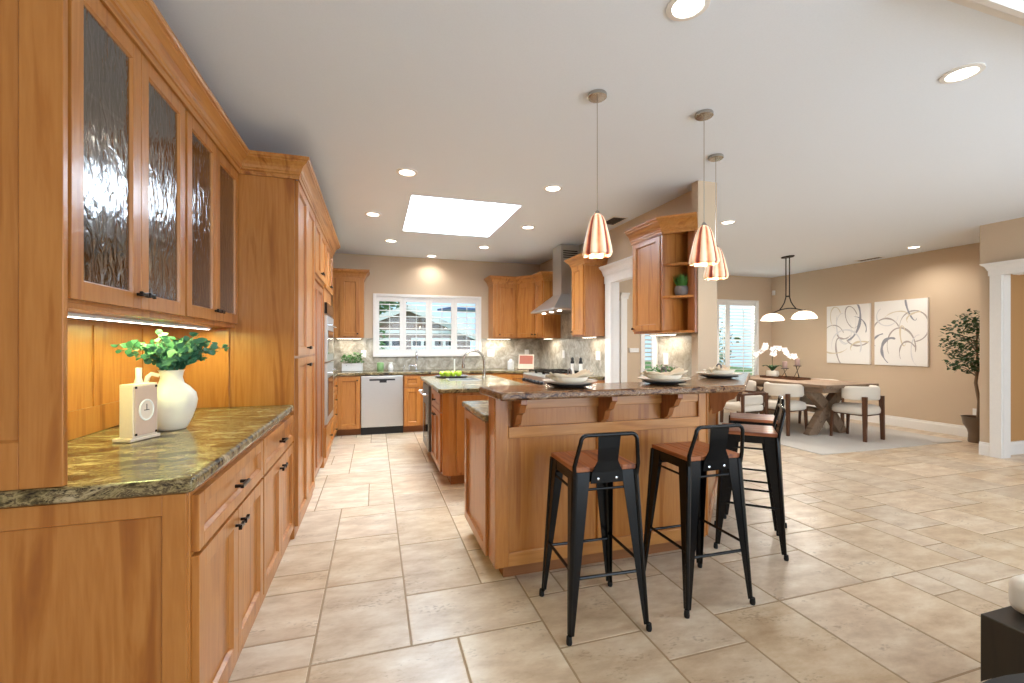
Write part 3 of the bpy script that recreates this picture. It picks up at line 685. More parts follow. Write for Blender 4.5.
bm = BM(); prism(bm, [(.55, 4.06), (.59, 4.035), (1.49, 4.035), (1.49, 5.78), (.55, 5.78)], .87, .91)
tag(obj('countertop', bm, 'granite', bevel=.010, seg=3), 'granite top of the sink island', 'countertop')
# ------------------------------------------------ breakfast bar
bar = thing('breakfast_bar', 'wood panelled breakfast bar base with corbels under the raised granite top', 'kitchen bar', (1.3, 2.6, 0))
BX0, BY0 = .62, 2.34
OUT = [(BX0, BY0), (2.0, BY0), (2.87, 3.21)]
bm = BM(); prism(bm, [(BX0, BY0), (2.0, BY0), (2.87, 3.21), (2.70, 3.21), (1.95, 2.47), (BX0, 2.47)], .10, 1.028); obj('bar_wall', bm, 'cherry', bar)
bm = BM(); prism(bm, [(BX0, 2.471), (1.95, 2.471), (2.675, 3.195), (2.675, 3.30), (2.79, 3.32), (2.79, 3.93), (2.2, 3.93), (2.2, 3.62), (1.68, 3.10), (BX0, 3.10)], .10, .868); obj('base_cabinet', bm, 'cherry', bar)
bm = BM(); prism(bm, [(BX0+.07, BY0+.07), (1.97, BY0+.07), (2.74, 3.19), (2.60, 3.19), (2.0, 3.02), (BX0+.07, 3.02)], 0, .10); obj('toe_kick', bm, 'cherry_floorline', bar)
# front frame pieces (stand proud of the wall by 18 mm)
def fbar(x0, x1, z0, z1, t=.018, y=BY0, n='frame_board', m='cherry'):
    bm = BM(); box(bm, x0, x1, y-t, y-.0004, z0, z1); return obj(n, bm, m, bar, bevel=.003)
fbar(BX0, BX0+.075, .10, 1.027, t=.02, n='corner_post')
fbar(BX0+.0755, 2.0-.06, .10, .175, m='cherry_x'); fbar(BX0+.0755, 2.0-.06, .80, .862, t=.024, m='cherry_x')
fbar(1.235, 1.30, .1755, .7995); fbar(2.0-.06, 1.995, .10, 1.027, n='corner_post')
fbar(BX0+.0755, 2.0-.06, .955, 1.027, t=.012, m='cherry_x')
# diagonal face frame
MD = RX(2.0, BY0, pi/4)
for (a, b, c_, d_) in ((.01, .07, .10, 1.027), (.07, 1.13, .10, .175), (.07, 1.13, .80, .862), (1.13, 1.20, .10, 1.027)):
    bm = BM(); box(bm, a, b, -.018, -.0004, c_, d_, MD); obj('frame_board', bm, 'cherry', bar, bevel=.003)
# left end panel
bm = BM(); panel_mesh(bm, .0, .62, .10, .862, 0, st=.055, t=.016); bmesh.ops.transform(bm, matrix=RX(BX0, 3.10, -pi/2), verts=bm.verts); obj('side_panel', bm, 'cherry', bar, bevel=.0015)
# corbels
def corbel(M, s=1.0):
    bm = BM()
    pr_ = [(0, 0), (.165, 0), (.165, -.028), (.150, -.034), (.138, -.055), (.128, -.075), (.098, -.085), (.088, -.092), (.080, -.115), (.066, -.142), (.04, -.155), (.03, -.165), (0, -.165)]
    R = Matrix(((0, 0, 1, 0), (-1, 0, 0, 0), (0, 1, 0, 0), (0, 0, 0, 1)))
    prism(bm, [(x*s, z*s) for x, z in pr_], -.018, .018, M @ Matrix.Translation((0, 0, 1.027)) @ R)
    return obj('corbel', bm, 'cherry_deep', bar, bevel=.003)
for x in (.735, 1.262, 1.69): corbel(RX(x, BY0-.001))
corbel(RX(2.0, BY0, pi/4) @ Matrix.Translation((.42, -.001, 0)), 1.25)
corbel(RX(2.0, BY0, pi/4) @ Matrix.Translation((.98, -.001, 0)), 1.15)
# tops
bm = BM(); prism(bm, [(.60, 2.14), (2.12, 2.135), (3.15, 3.12), (3.06, 3.205), (2.66, 3.205), (1.99, 2.53), (.575, 2.53)], 1.0285, 1.07)
tag(obj('countertop', bm, 'granite_bar', bevel=.012, seg=4), 'raised brown granite bar top where the place settings stand', 'countertop')
bm = BM(); prism(bm, [(.592, 2.475), (1.95, 2.475), (2.668, 3.192), (2.668, 3.305), (2.78, 3.315), (2.795, 3.94), (2.17, 3.94), (2.17, 3.63), (1.67, 3.145), (.592, 3.145)], .87, .91)
tag(obj('countertop', bm, 'granite', bevel=.012, seg=4), 'lower granite counter on the kitchen side of the breakfast bar', 'countertop')

# ------------------------------------------------ bar stools
def make_stool():
    t = thing('bar_stool', 'black metal low-back bar stool with wooden seat', 'bar stool', (0, 0, 0), 0, 'black metal stools at the breakfast bar')
    # front is +Y (towards the bar), back -Y
    HS = .735; a, b = .150, .195
    bm = BM()
    for k in range(4): box(bm, -.157+k*.0787, -.157+k*.0787+.0772, -.157, .157, HS, HS+.022)
    obj('seat', bm, 'seat_wood', t, world=False, bevel=.004)
    bm = BM(); sweep(bm, [(-.155, -.155), (-.155, .155), (.155, .155), (.155, -.155), (-.155, -.155)], [(0, HS-.045), (.004, HS-.045), (.004, HS+.004), (0, HS+.004)]); box(bm, -.15, .15, -.15, .15, HS-.006, HS-.0005)
    obj('seat_frame', bm, 'black_metal', t, world=False)
    for sx in (-1, 1):
        for sy in (-1, 1):
            bm = BM()
            # folded sheet leg: L-channel, wide at the top and narrow at the foot
            tp, ft = Vector((sx*.156, sy*.156, HS-.002)), Vector((sx*b, sy*b, .03))
            for ax in (0, 1):
                wt, wb = .078, .024
                d = Vector((-sx, 0, 0)) if ax == 0 else Vector((0, -sy, 0)); th_ = Vector((0, -sy, 0)) if ax == 0 else Vector((-sx, 0, 0))
                q = []
                for p, w in ((ft, wb), (tp, wt)):
                    q += [bm.verts.new(p), bm.verts.new(p+d*w), bm.verts.new(p+d*w+th_*.004), bm.verts.new(p+th_*.004)]
                for k in range(4): bm.faces.new((q[k], q[(k+1) % 4], q[4+(k+1) % 4], q[4+k]))
                bm.faces.new(q[:4]); bm.faces.new(q[4:])
            # rounded outer rib
            tube(bm, [tp+Vector((-sx*.006, -sy*.006, 0)), ft+Vector((-sx*.006, -sy*.006, -.0))], .01, 8, radii=[.015, .010])
            lg = obj('leg', bm, 'black_metal', t, world=False)
            bm = BM(); lathe(bm, [(.012, 0), (.014, .01), (.012, .034)], (sx*(b+.0), sy*(b+.0), 0), 10); obj('rubber_foot', bm, 'rubber', lg, world=False, smooth=True)
    def at(z): return .156+(b-.156)*(HS-z)/(HS-.03)-.008
    for z, r in ((.27, .0075), (.655, .006)):
        k = at(z)
        for n_, (p, q) in enumerate((((-k, -k), (k, -k)), ((k, -k), (k, k)), ((k, k), (-k, k)), ((-k, k), (-k, -k)))):
            if z > .5 and n_ in (0, 2) and False: continue
            zz = z+(.03 if (z < .5 and n_ in (1, 3)) else 0)
            bm = BM(); tube(bm, [(p[0], p[1], zz), (q[0], q[1], zz)], r, 8); obj('crossbar', bm, 'black_metal', t, world=False, smooth=True)
    # low back: bent tube hoop and flat centre plate
    zt_ = .908; yb, ytop = -.158, -.190
    bm = BM(); pts = [(-.155, yb, HS-.02), (-.158, yb-.006, HS+.03)]
    for k in range(7):
        an = pi/2*k/6; pts.append((-.138+.03-.03*cos(an)+.0, ytop, zt_-.03+.03*sin(an)))
    pts += [(-x, y, z) for x, y, z in pts[::-1]]
    tube(bm, pts, .0095, 8); obj('back_hoop', bm, 'black_metal', t, world=False, smooth=True, angle=80)
    bm = BM()
    p0 = [(-.055, ytop, zt_), (-.052, -.182, HS+.11), (-.05, -.172, HS+.05), (-.075, -.166, HS), (-.08, -.163, HS-.05)]
    L_ = [bm.verts.new(p) for p in p0]; R_ = [bm.verts.new((-p[0], p[1], p[2])) for p in p0]
    L2 = [bm.verts.new((p[0], p[1]-.004, p[2])) for p in p0]; R2 = [bm.verts.new((-p[0], p[1]-.004, p[2])) for p in p0]
    for k in range(4):
        bm.faces.new((L_[k], L_[k+1], R_[k+1], R_[k])); bm.faces.new((L2[k], R2[k], R2[k+1], L2[k+1])); bm.faces.new((L_[k], L2[k], L2[k+1], L_[k+1])); bm.faces.new((R_[k], R_[k+1], R2[k+1], R2[k]))
    bm.faces.new((L_[0], R_[0], R2[0], L2[0])); bm.faces.new((L_[4], L2[4], R2[4], R_[4]))
    bp_ = obj('back_plate', bm, 'black_metal', t, world=False)
    for sx in (-1, 1):
        bm = BM(); lathe(bm, [(.007, 0), (.006, .003), (0, .005)], (0, 0, 0), 10, Matrix.Translation((sx*.045, -.168, HS-.03)) @ Matrix.Rotation(pi/2, 4, 'X'), cap=False); obj('bolt', bm, 'chrome', bp_, world=False)
    return t
st = make_stool(); st.location = (1.017, 1.972, 0); st.rotation_euler.z = radians(-3)
st['label'] = 'black metal bar stool with wooden seat, nearest the camera at the bar'
G = 'black metal stools at the breakfast bar'
dup(st, (1.632, 1.99, 0), radians(-1), 'black metal bar stool with wooden seat, second from the left along the bar', G)
dup(st, (2.375, 2.37, 0), radians(48), 'black metal bar stool seen side-on, nearer one at the angled bar end', G)
dup(st, (2.80, 2.75, 0), radians(47), 'black metal bar stool seen side-on, farther one at the angled bar end', G)

# ------------------------------------------------ place settings on the bar
def napkin_mesh(bm, c, z, ang):
    # loosely folded napkin with two lifted corners
    M = Matrix.Translation((c[0], c[1], z)) @ Matrix.Rotation(ang, 4, 'Z')
    n = 9; g_ = []
    for i in range(n):
        row = []
        for j in range(n):
            x = -.13+.26*i/(n-1); y = -.055+.11*j/(n-1)
            zz = .010+.010*sin(i*1.3+j*.7)+.008*cos(j*1.9)+max(0, abs(x)-.085)*.55*(1 if x > 0 else .5)
            row.append(bm.verts.new(M @ Vector((x, y+.01*sin(i*1.1), zz))))
        g_.append(row)
    for i in range(n-1):
        for j in range(n-1): bm.faces.new((g_[i][j], g_[i+1][j], g_[i+1][j+1], g_[i][j+1]))
def setting(x, y, where, ang=0):
    z = 1.0715
    def disc(nm, r, zz, h, m, label, lip=.0):
        t_ = BM(); lathe(t_, [(r*.62, 0), (r*.66, h*.15), (r*.97, h*.75), (r, h), (r*.97, h*1.0), (r*.64, h*.45), (0, h*.40)], (0, 0, 0), 40, Matrix.Translation((x, y, zz)))
        return tag(obj(nm, t_, m, smooth=True), label, 'plate')
    disc('charger_plate', .132, z, .016, 'charcoal', 'dark charger plate under the %s place setting on the bar' % where)
    disc('dinner_plate', .158, z+.0165, .020, 'cream_ceramic', 'cream dinner plate of the %s place setting on the bar' % where)
    b = BM(); lathe(b, [(.080, 0), (.094, .004), (.106, .024), (.108, .028), (.104, .027), (.088, .009), (0, .007)], (0, 0, 0), 40, Matrix.Translation((x, y, z+.030)))
    tag(obj('bowl', b, 'cream_ceramic', smooth=True), 'cream shallow bowl on the %s place setting' % where, 'bowl')
    b = BM(); napkin_mesh(b, (x, y), z+.050, ang)
    o = obj('napkin', b, 'napkin', smooth=True); so_ = o.modifiers.new('solid', 'SOLIDIFY'); so_.thickness = .006; tag(o, 'beige folded napkin lying on the bowl of the %s place setting' % where, 'napkin')
    # napkin ring
    b = BM(); pts = [(x+.02*cos(0)-.02, y+.022*cos(k*pi/6), z+.078+.022*sin(k*pi/6)) for k in range(12)]
    tube(b, pts, .006, 6, closed=True); tag(obj('napkin_ring', b, 'grey_pot', smooth=True), 'dark ring around the napkin of the %s place setting' % where, 'napkin ring')
setting(1.07, 2.35, 'left', .1); setting(1.70, 2.345, 'middle', -.1); setting(2.40, 2.66, 'right, angled-end', .6)

# ------------------------------------------------ pendants over the bar
def pendant(x, y, ztop, label, hot=1.0):
    t = thing('pendant_lamp', label, 'pendant lamp', (x, y, H-.0005), 0, 'striped glass pendants over the bar')
    bm = BM(); lathe(bm, [(0, 0), (.052, 0), (.054, -.005), (.054, -.020), (.048, -.025), (0, -.027)], (0, 0, 0), 28, cap=False); obj('canopy', bm, 'nickel', t, world=False, smooth=True)
    bm = BM(); tube(bm, [(0, 0, -.025), (0, 0, ztop-H+.01)], .0022, 6); obj('cord', bm, 'nickel', t, world=False)
    bm = BM(); lathe(bm, [(.005, ztop-H+.022), (.012, ztop-H+.014), (.018, ztop-H+.001), (.0, ztop-H-.001)], (0, 0, 0), 16); obj('cap', bm, 'nickel', t, world=False, smooth=True)
    # fluted bell
    prof_ = [(.018, 0), (.033, -.014), (.046, -.045), (.057, -.09), (.067, -.14), (.076, -.19), (.080, -.222), (.075, -.238)]
    bm = BM(); lay = bm.loops.layers.color.new('stripe'); seg = 80; rings = []; fk = 8
    for r, z in prof_:
        k = 1.1*r/.08
        rings.append([bm.verts.new(((r*(1+.10*k*cos(fk*2*pi*i/seg)))*cos(2*pi*i/seg), (r*(1+.10*k*cos(fk*2*pi*i/seg)))*sin(2*pi*i/seg), ztop-H+z)) for i in range(seg)])
    for A, B in zip(rings, rings[1:]):
        for i in range(seg):
            f = bm.faces.new((A[i], A[(i+1) % seg], B[(i+1) % seg], B[i]))
            for l in f.loops:
                v = l.vert.co; a = atan2(v.y, v.x); w = .5-.5*cos(fk*a); w2 = .5+.5*sin(fk/2*a+.7)
                s_ = max(0, min(1, w*(.75+.55*w2))); l[lay] = (s_, s_, s_, 1)
    o = obj('lamp_shade', bm, 'pendant_glass', t, world=False)
    for p in o.data.polygons: p.use_smooth = True
    m_ = o.modifiers.new('solid', 'SOLIDIFY'); m_.thickness = .004
    bm = BM(); lathe(bm, [(0, -.17), (.02, -.165), (.028, -.14), (.022, -.11), (.012, -.09), (.012, -.02)], (0, 0, ztop-H), 14, cap=False); obj('bulb', bm, 'lamp_glow', t, world=False, smooth=True)
    d = bpy.data.lights.new('bulb_light', 'POINT'); d.energy = 2.0; d.color = (1, .82, .6); d.shadow_soft_size = .03
    l = bpy.data.objects.new('bulb_light', d); COL.objects.link(l); l.parent = t; l.location = (0, 0, ztop-H-.24)
pendant(1.21, 2.28, 2.055, 'striped amber glass pendant lamp hanging left, nearest the kitchen window')
pendant(1.94, 2.275, 2.045, 'striped amber glass pendant lamp hanging in the middle, before the pillar')
pendant(2.465, 2.765, 2.05, 'striped amber glass pendant lamp hanging farthest right, behind the middle one')

# ------------------------------------------------ recessed lights, vents
def downlight(x, y, power, label, r=.065, aim=None):
    t = thing('recessed_light', label, 'ceiling light', (x, y, H), 0, 'recessed ceiling lights')
    bm = BM(); lathe(bm, [(r+.022, -.0005), (r+.022, -.006), (r, -.009), (r-.004, -.001)], (0, 0, 0), 28, cap=False); obj('trim_ring', bm, 'white_paint', t, world=False, smooth=True)
    bm = BM(); lathe(bm, [(0, -.004), (r-.002, -.004), (r-.002, -.0015), (0, -.0015)], (0, 0, 0), 28, cap=False); obj('lens', bm, 'lamp_glow', t, world=False)
    d = bpy.data.lights.new('lamp_bulb', 'SPOT'); d.energy = power; d.spot_size = radians(150); d.spot_blend = .8; d.color = (1, .96, .90); d.shadow_soft_size = .06
    l = bpy.data.objects.new('lamp_bulb', d); COL.objects.link(l); l.parent = t; l.location = (0, 0, -.02)
DL = [(.253, 3.771, 'recessed ceiling light left of the skylight, nearest the pantry crown'), (-.021, 5.089, 'recessed ceiling light left of the skylight, level with its middle'), (.209, 6.307, 'recessed ceiling light behind the skylight on the left'),
      (.87, 7.20, 'recessed ceiling light close to the back wall over the window'), (1.55, 3.764, 'recessed ceiling light right of the skylight, nearer one beside the left pendant'), (1.772, 5.097, 'recessed ceiling light right of the skylight, level with its far half'),
      (1.52, 6.326, 'recessed ceiling light beyond the right far corner of the skylight'), (1.258, 1.571, 'large recessed ceiling light at the top edge, above the first stool'), (2.949, 1.54, 'bright recessed ceiling light at the upper right'),
      (3.922, 4.206, 'recessed ceiling light to the right of the pillar'), (7.517, 4.48, 'small recessed ceiling light above the wall paintings')]
for i, (x, y, lb) in enumerate(DL): downlight(x, y, 19 if y < 3 else (46 if x > 3 else 22), lb)
def vent(x, y, sx, sy, label, rot=0):
    t = thing('ceiling_vent', label, 'vent', (x, y, H), rot)
    bm = BM(); box(bm, -sx/2, sx/2, -sy/2, sy/2, -.003, -.0005); obj('backing', bm, 'black_plastic', t, world=False)
    bm = BM(); f = .014
    box(bm, -sx/2-f, sx/2+f, -sy/2-f, -sy/2, -.009, -.0005); box(bm, -sx/2-f, sx/2+f, sy/2, sy/2+f, -.009, -.0005); box(bm, -sx/2-f, -sx/2, -sy/2, sy/2, -.009, -.0005); box(bm, sx/2, sx/2+f, -sy/2, sy/2, -.009, -.0005)
    obj('frame', bm, 'white_paint', t, world=False)
    bm = BM(); n = 7
    for k in range(n): box(bm, -sx/2, sx/2, -sy/2+sy*(k+.5)/n-.003, -sy/2+sy*(k+.5)/n+.003, -.008, -.0031)
    obj('louvers', bm, 'nickel', t, world=False)
vent(2.62, 4.55, .16, .30, 'ceiling vent above the white doorway'); vent(7.85, 5.32, .12, .36, 'ceiling vent above the left painting')
# ------------------------------------------------ windows with plantation shutters
def shutter_window(name, x0, x1, z0, z1, panels, y, slat=.085, tilt=0.0, stile=.05, midrail=False):
    w = sempty(name, ((x0+x1)/2, y, z0))
    f = .045
    bm = BM()
    box(bm, x0, x0+f, y-.03, y+.05, z0, z1); box(bm, x1-f, x1, y-.03, y+.05, z0, z1); box(bm, x0+f, x1-f, y-.03, y+.05, z1-f, z1); box(bm, x0+f, x1-f, y-.045, y+.05, z0, z0+f)
    struct('window_frame', bm, 'white_paint', w, bevel=.004)
    bm = BM(); box(bm, x0+.03, x1-.03, y+.09, y+.096, z0+.03, z1-.03); struct('pane', bm, 'clear_pane', w)
    for (a, b) in panels:
        bm = BM(); st_ = stile
        box(bm, a, a+st_, y-.012, y+.016, z0+f, z1-f); box(bm, b-st_, b, y-.012, y+.016, z0+f, z1-f)
        box(bm, a+st_, b-st_, y-.012, y+.016, z0+f, z0+f+.075); box(bm, a+st_, b-st_, y-.012, y+.016, z1-f-.075, z1-f)
        p = struct('shutter_frame', bm, 'white_paint', w, bevel=.002)
        bm = BM(); A, B = z0+f+.075, z1-f-.075; n = max(1, int((B-A)/slat)); s_ = (B-A)/n
        for k in range(n):
            zc = A+s_*(k+.5); M = Matrix.Translation(((a+b)/2, y+.002, zc)) @ Matrix.Rotation(tilt, 4, 'X')
            hw_ = (b-a)/2-st_-.002
            vs = []
            prism(bm, [(-.036, 0), (-.018, .006), (.018, .006), (.036, 0), (.018, -.006), (-.018, -.006)], -hw_, hw_, M @ Matrix(((0, 0, 1, 0), (1, 0, 0, 0), (0, 1, 0, 0), (0, 0, 0, 1))))
        struct('louvers', bm, 'white_paint', p)
        bm = BM(); box(bm, (a+b)/2-.005, (a+b)/2+.005, y-.045, y-.036, A+.03, B-.03); struct('tilt_rod', bm, 'white_paint', p)
    return w
kx0, kx1, kz0, kz1 = KW; q = (kx1-kx0-.09)/4
shutter_window('window_1', kx0, kx1, kz0, kz1, [(kx0+.045+q*k+.001, kx0+.045+q*(k+1)-.001) for k in range(4)], YB-.001, slat=.094, tilt=radians(14))
shutter_window('window_2', DW[0]-.03, DW[1]+.03, DW[2]-.03, DW[3]+.03, [(DW[0]+.02, DW[0]+.28), (DW[0]+.285, DW[1]-.02)], YB-.001, slat=.066, tilt=radians(-22))
shutter_window('window_3', HW[0]-.02, HW[1]+.02, HW[2]-.02, HW[3]+.02, [(HW[0]+.03, HW[1]-.03)], YB-.001, slat=.08, tilt=radians(-25))

# outside the kitchen window: neighbour's garage
gh = thing('neighbour_garage', 'neighbouring garage with pale siding and white gable trim seen through the shutters', 'building', (1.68, 25, -.6))
gy = 25
bm = BM(); prism(bm, [(-1.9, -.6), (5.2, -.6), (5.2, 1.75), (1.68, 3.25), (-1.9, 1.75)], 0, 6, Matrix.Translation((0, gy, 0)) @ Matrix(((1, 0, 0, 0), (0, 0, 1, 0), (0, 1, 0, 0), (0, 0, 0, 1)))); obj('walls', bm, 'siding', gh)
bm = BM()
for s in (-1, 1):
    beam(bm, (1.68, gy-.2, 3.36), (1.68+s*4.0, gy-.2, 1.68), .22, .22, .30, .30, side=(0, 1, 0))
obj('gable_trim', bm, 'house_white', gh)
bm = BM()
for s in (-1, 1):
    a = [(1.68, 3.50), (1.68+s*4.3, 1.72), (1.68+s*4.3, 1.60), (1.68, 3.38)]
    prism(bm, a, gy-.3, gy+6, Matrix(((1, 0, 0, 0), (0, 0, 1, 0), (0, 1, 0, 0), (0, 0, 0, 1))))
obj('roof', bm, 'roof_grey', gh)
bm = BM(); box(bm, -1.0, 4.6, gy-.06, gy-.001, 1.95, 2.12); box(bm, -1.0, 1.5, gy-.08, gy-.001, -.6, 1.7); box(bm, 1.9, 4.4, gy-.08, gy-.001, -.6, 1.7); obj('garage_door', bm, 'house_white', gh)
for x in (-.7, -.1, .5, 1.1, 2.2, 2.8, 3.4, 4.0):
    bm = BM(); box(bm, x-.22, x+.22, gy-.1, gy-.081, 1.25, 1.55); obj('door_window', bm, 'black_glass', gh)
bm = BM(); beam(bm, (3.6, gy-.5, 3.3), (8.5, gy+1.0, 3.3), .1, .1, 1.6, 1.6, side=(0, 0, 1)); tag(obj('solar_panel', bm, 'solar'), 'blue solar panels on a roof seen through the right shutter panel', 'solar panel')
def leaf_cloud(bm, c, rx, ry, rz, n, s, rnd, hollow=.3, tilt=1.0):
    for k in range(n):
        while True:
            v = Vector((rnd.uniform(-1, 1), rnd.uniform(-1, 1), rnd.uniform(-1, 1)))
            if hollow < v.length < 1: break
        p = Vector((c[0]+v.x*rx, c[1]+v.y*ry, c[2]+v.z*rz)); leaf(bm, p, s*rnd.uniform(.7, 1.25), rnd)
def leaf(bm, p, s, rnd, asp=.5):
    M = Matrix.Translation(p) @ Matrix.Rotation(rnd.uniform(0, 2*pi), 4, 'Z') @ Matrix.Rotation(rnd.uniform(-.9, .9), 4, 'X') @ Matrix.Rotation(rnd.uniform(-.9, .9), 4, 'Y')
    pts = [(0, 0, 0), (s*.35, s*asp*.5, s*.04), (s*.75, s*asp*.38, 0), (s, 0, -s*.06), (s*.75, -s*asp*.38, 0), (s*.35, -s*asp*.5, s*.04)]
    vs = [bm.verts.new(M @ Vector(q)) for q in pts]
    bm.faces.new((vs[0], vs[1], vs[2], vs[3])); bm.faces.new((vs[0], vs[3], vs[4], vs[5]))
def garden_tree(x, y, z, r, hz, label, n, s, seed, m='leaf_mid'):
    rn = random.Random(seed); t = thing('garden_tree', label, 'tree', (x, y, -.6))
    bm = BM(); tube(bm, [(x, y, -.6), (x+.05, y, z-.2), (x, y+.05, z+hz*.4)], .08, 7, radii=[.1, .07, .03]); obj('trunk', bm, 'bark', t, smooth=True)
    bm = BM(); leaf_cloud(bm, (x, y, z), r, r, hz, n, s, rn, .1); obj('foliage', bm, m, t)
garden_tree(-.6, 17, 1.5, 1.0, 1.1, 'garden shrub seen low through the left shutter panel', 700, .2, 1)
garden_tree(-.9, 35, 4.6, 3.2, 1.2, 'tree over the garage roof at the upper left of the window', 1500, .4, 2)
garden_tree(8.3, 9.9, 1.3, .9, .9, 'leafy garden tree outside the dining room shutters', 500, .16, 4, 'leaf_dark')
garden_tree(5.9, 10.2, 1.1, .6, .6, 'garden shrub outside the hall window', 300, .12, 5)
bm = BM(); box(bm, -20, 30, YB+.2, 60, -.75, -.6); struct('ground', bm, 'lawn')

# ------------------------------------------------ back counter and island small things
def lathed(name, label, cat, m, prof_, c, seg=24, group=None, **k):
    b = BM(); lathe(b, prof_, c, seg, **k); return tag(obj(name, b, m, smooth=True), label, cat, group)
zc = .9115
def gooseneck(name, label, x, y, z, h, reach, dx, dy, r=.011, m='nickel'):
    t = thing(name, label, 'faucet', (x, y, z)); L = sqrt(dx*dx+dy*dy); dx, dy = dx/L, dy/L
    b = BM(); lathe(b, [(.030, 0), (.030, .008), (.021, .014), (.019, .09), (.013, .10)], (x, y, z), 18); obj('base', b, m, t, smooth=True)
    b = BM(); R_ = reach/2; pts = [(x, y, z+.09), (x, y, z+h-R_)]
    for k in range(1, 11): a = pi*k/10; pts.append((x+dx*(R_-R_*cos(a)), y+dy*(R_-R_*cos(a)), z+h-R_+R_*sin(a)))
    pts.append((x+dx*reach, y+dy*reach, z+h-R_-.03)); tube(b, pts, r, 10); obj('spout', b, m, t, smooth=True, angle=80)
    b = BM(); e = pts[-1]; tube(b, [e, (e[0], e[1], e[2]-.05)], r*1.5, 12); obj('spray_head', b, m, t, smooth=True)
    b = BM(); tube(b, [(x, y, z+.06), (x+dy*.05, y-dx*.05, z+.065), (x+dy*.10, y-dx*.10, z+.085)], .006, 8); obj('lever', b, m, t, smooth=True)
gooseneck('gooseneck_faucet', 'brushed nickel gooseneck faucet on the sink island', 1.27, 5.28, zc, .33, .26, -1, -.05, r=.014)
# sink: sunken dark basin with rim
sk_ = thing('island_sink', 'small undermount steel sink in the island top, left of the gooseneck faucet', 'sink', (.98, 5.1, .9105))
b = BM(); sweep(b, [(.80, 4.93), (.80, 5.27), (1.16, 5.27), (1.16, 4.93), (.80, 4.93)], [(0, .9103), (.012, .9103), (.012, .914), (0, .914)]); obj('rim', b, 'steel', sk_)
b = BM(); box(b, .805, 1.155, 4.935, 5.265, .9103, .9125); obj('basin', b, 'steel_dark', sk_)
gooseneck('kitchen_faucet', 'slim chrome faucet at the back counter under the window', .63, 7.27, zc, .30, .14, 0, -1, r=.010, m='chrome')
# tray of apples
tr = thing('serving_tray', 'dark grey tray holding green apples on the island', 'tray', (.91, 5.52, zc))
b = BM(); lathe(b, [(.0, 0), (.17, 0), (.20, .012), (.205, .020), (.195, .018), (.165, .008), (0, .008)], (.91, 5.52, zc), 30); obj('dish', b, 'grey_pot', tr, smooth=True)
ap = [(-.115, -.01), (-.055, -.06), (-.045, .035), (.015, -.03), (.085, -.045), (.10, .03)]
names = ['leftmost green apple on the island tray', 'green apple at the front left of the island tray', 'green apple at the back left of the island tray', 'green apple in the middle of the island tray', 'green apple at the front right of the island tray', 'rightmost green apple at the back of the island tray']
for (dx, dy), nm in zip(ap, names):
    t = thing('green_apple', nm, 'apple', (.91+dx, 5.52+dy, zc+.0085), 0, 'green apples on the tray')
    b = BM(); lathe(b, [(.0, .004), (.014, 0), (.030, .010), (.038, .032), (.036, .052), (.022, .066), (.008, .064), (0, .058)], (0, 0, 0), 20, cap=False); obj('flesh', b, 'apple_green', t, world=False, smooth=True)
    b = BM(); tube(b, [(0, 0, .058), (.004, 0, .078)], .0018, 5); obj('stem', b, 'bark', t, world=False)
lathed('taper_candle', 'slim white taper candle standing between the green apples', 'candle', 'white_ceramic', [(.010, 0), (.022, 0), (.022, .006), (.009, .02), (.009, .21), (.002, .216)], (.955, 5.56, zc+.0086), 14)
# back counter items
px, py = -.33, 7.22
pt = thing('herb_planter', 'white rectangular planter of green herbs on the back left counter', 'potted plant', (px, py, zc))
b = BM(); prism(b, [(px-.15, py-.055), (px+.15, py-.055), (px+.15, py+.055), (px-.15, py+.055)], zc, zc+.12); obj('pot', b, 'white_ceramic', pt, bevel=.006)
b = BM(); box(b, px-.14, px+.14, py-.045, py+.045, zc+.1201, zc+.123); obj('soil', b, 'soil', pt)
b = BM(); leaf_cloud(b, (px, py, zc+.19), .17, .09, .09, 260, .045, random.Random(8), 0); obj('foliage', b, 'leaf_mid', pt)
lathed('green_mug', 'pale green jar on the back counter left of the faucet', 'jar', 'mug_green', [(.045, 0), (.052, .01), (.052, .12), (.046, .125), (.046, .12), (0, .118)], (.08, 7.24, zc), 20)
lathed('white_pitcher', 'small white pitcher on the back counter beside the green jar', 'pitcher', 'white_ceramic', [(.035, 0), (.045, .03), (.038, .07), (.025, .10), (.032, .13), (.028, .13), (0, .12)], (.235, 7.25, zc), 18)
for x, lb in ((.44, 'left brushed soap dispenser at the back sink'), (.52, 'right brushed soap dispenser at the back sink')):
    t = thing('soap_dispenser', lb, 'soap dispenser', (x, 7.28, zc))
    b = BM(); lathe(b, [(.018, 0), (.018, .01), (.009, .016), (.008, .07)], (0, 0, 0), 14); obj('body', b, 'chrome', t, world=False, smooth=True)
    b = BM(); tube(b, [(0, 0, .07), (0, 0, .085), (0, -.05, .082)], .006, 8); obj('nozzle', b, 'chrome', t, world=False, smooth=True)
def plate_on(name, label, M, w=.075, h=.115, kind='outlet'):
    t = tag(obj(name, (lambda b: (box(b, -w/2, w/2, -.006, -.0005, -h/2, h/2, M), b)[1])(BM()), 'white_paint', bevel=.0015), label, 'wall plate')
    n = 2 if kind == 'outlet' else max(1, int(w/.05))
    for k in range(n):
        b = BM()
        if kind == 'outlet': box(b, -.016, .016, -.0085, -.0062, -.038+k*.043, -.006+k*.043, M)
        else: c_ = (k-(n-1)/2)*.046; box(b, c_-.015, c_+.015, -.0085, -.0062, -.033, .033, M)
        obj('socket' if kind == 'outlet' else 'switch', b, 'white_ceramic', t)
MB = lambda x, z: Matrix.Translation((x, YB-.0155, z)); MW = lambda y, z: Matrix.Translation((2.7845, y, z)) @ Matrix.Rotation(-pi/2, 4, 'Z')
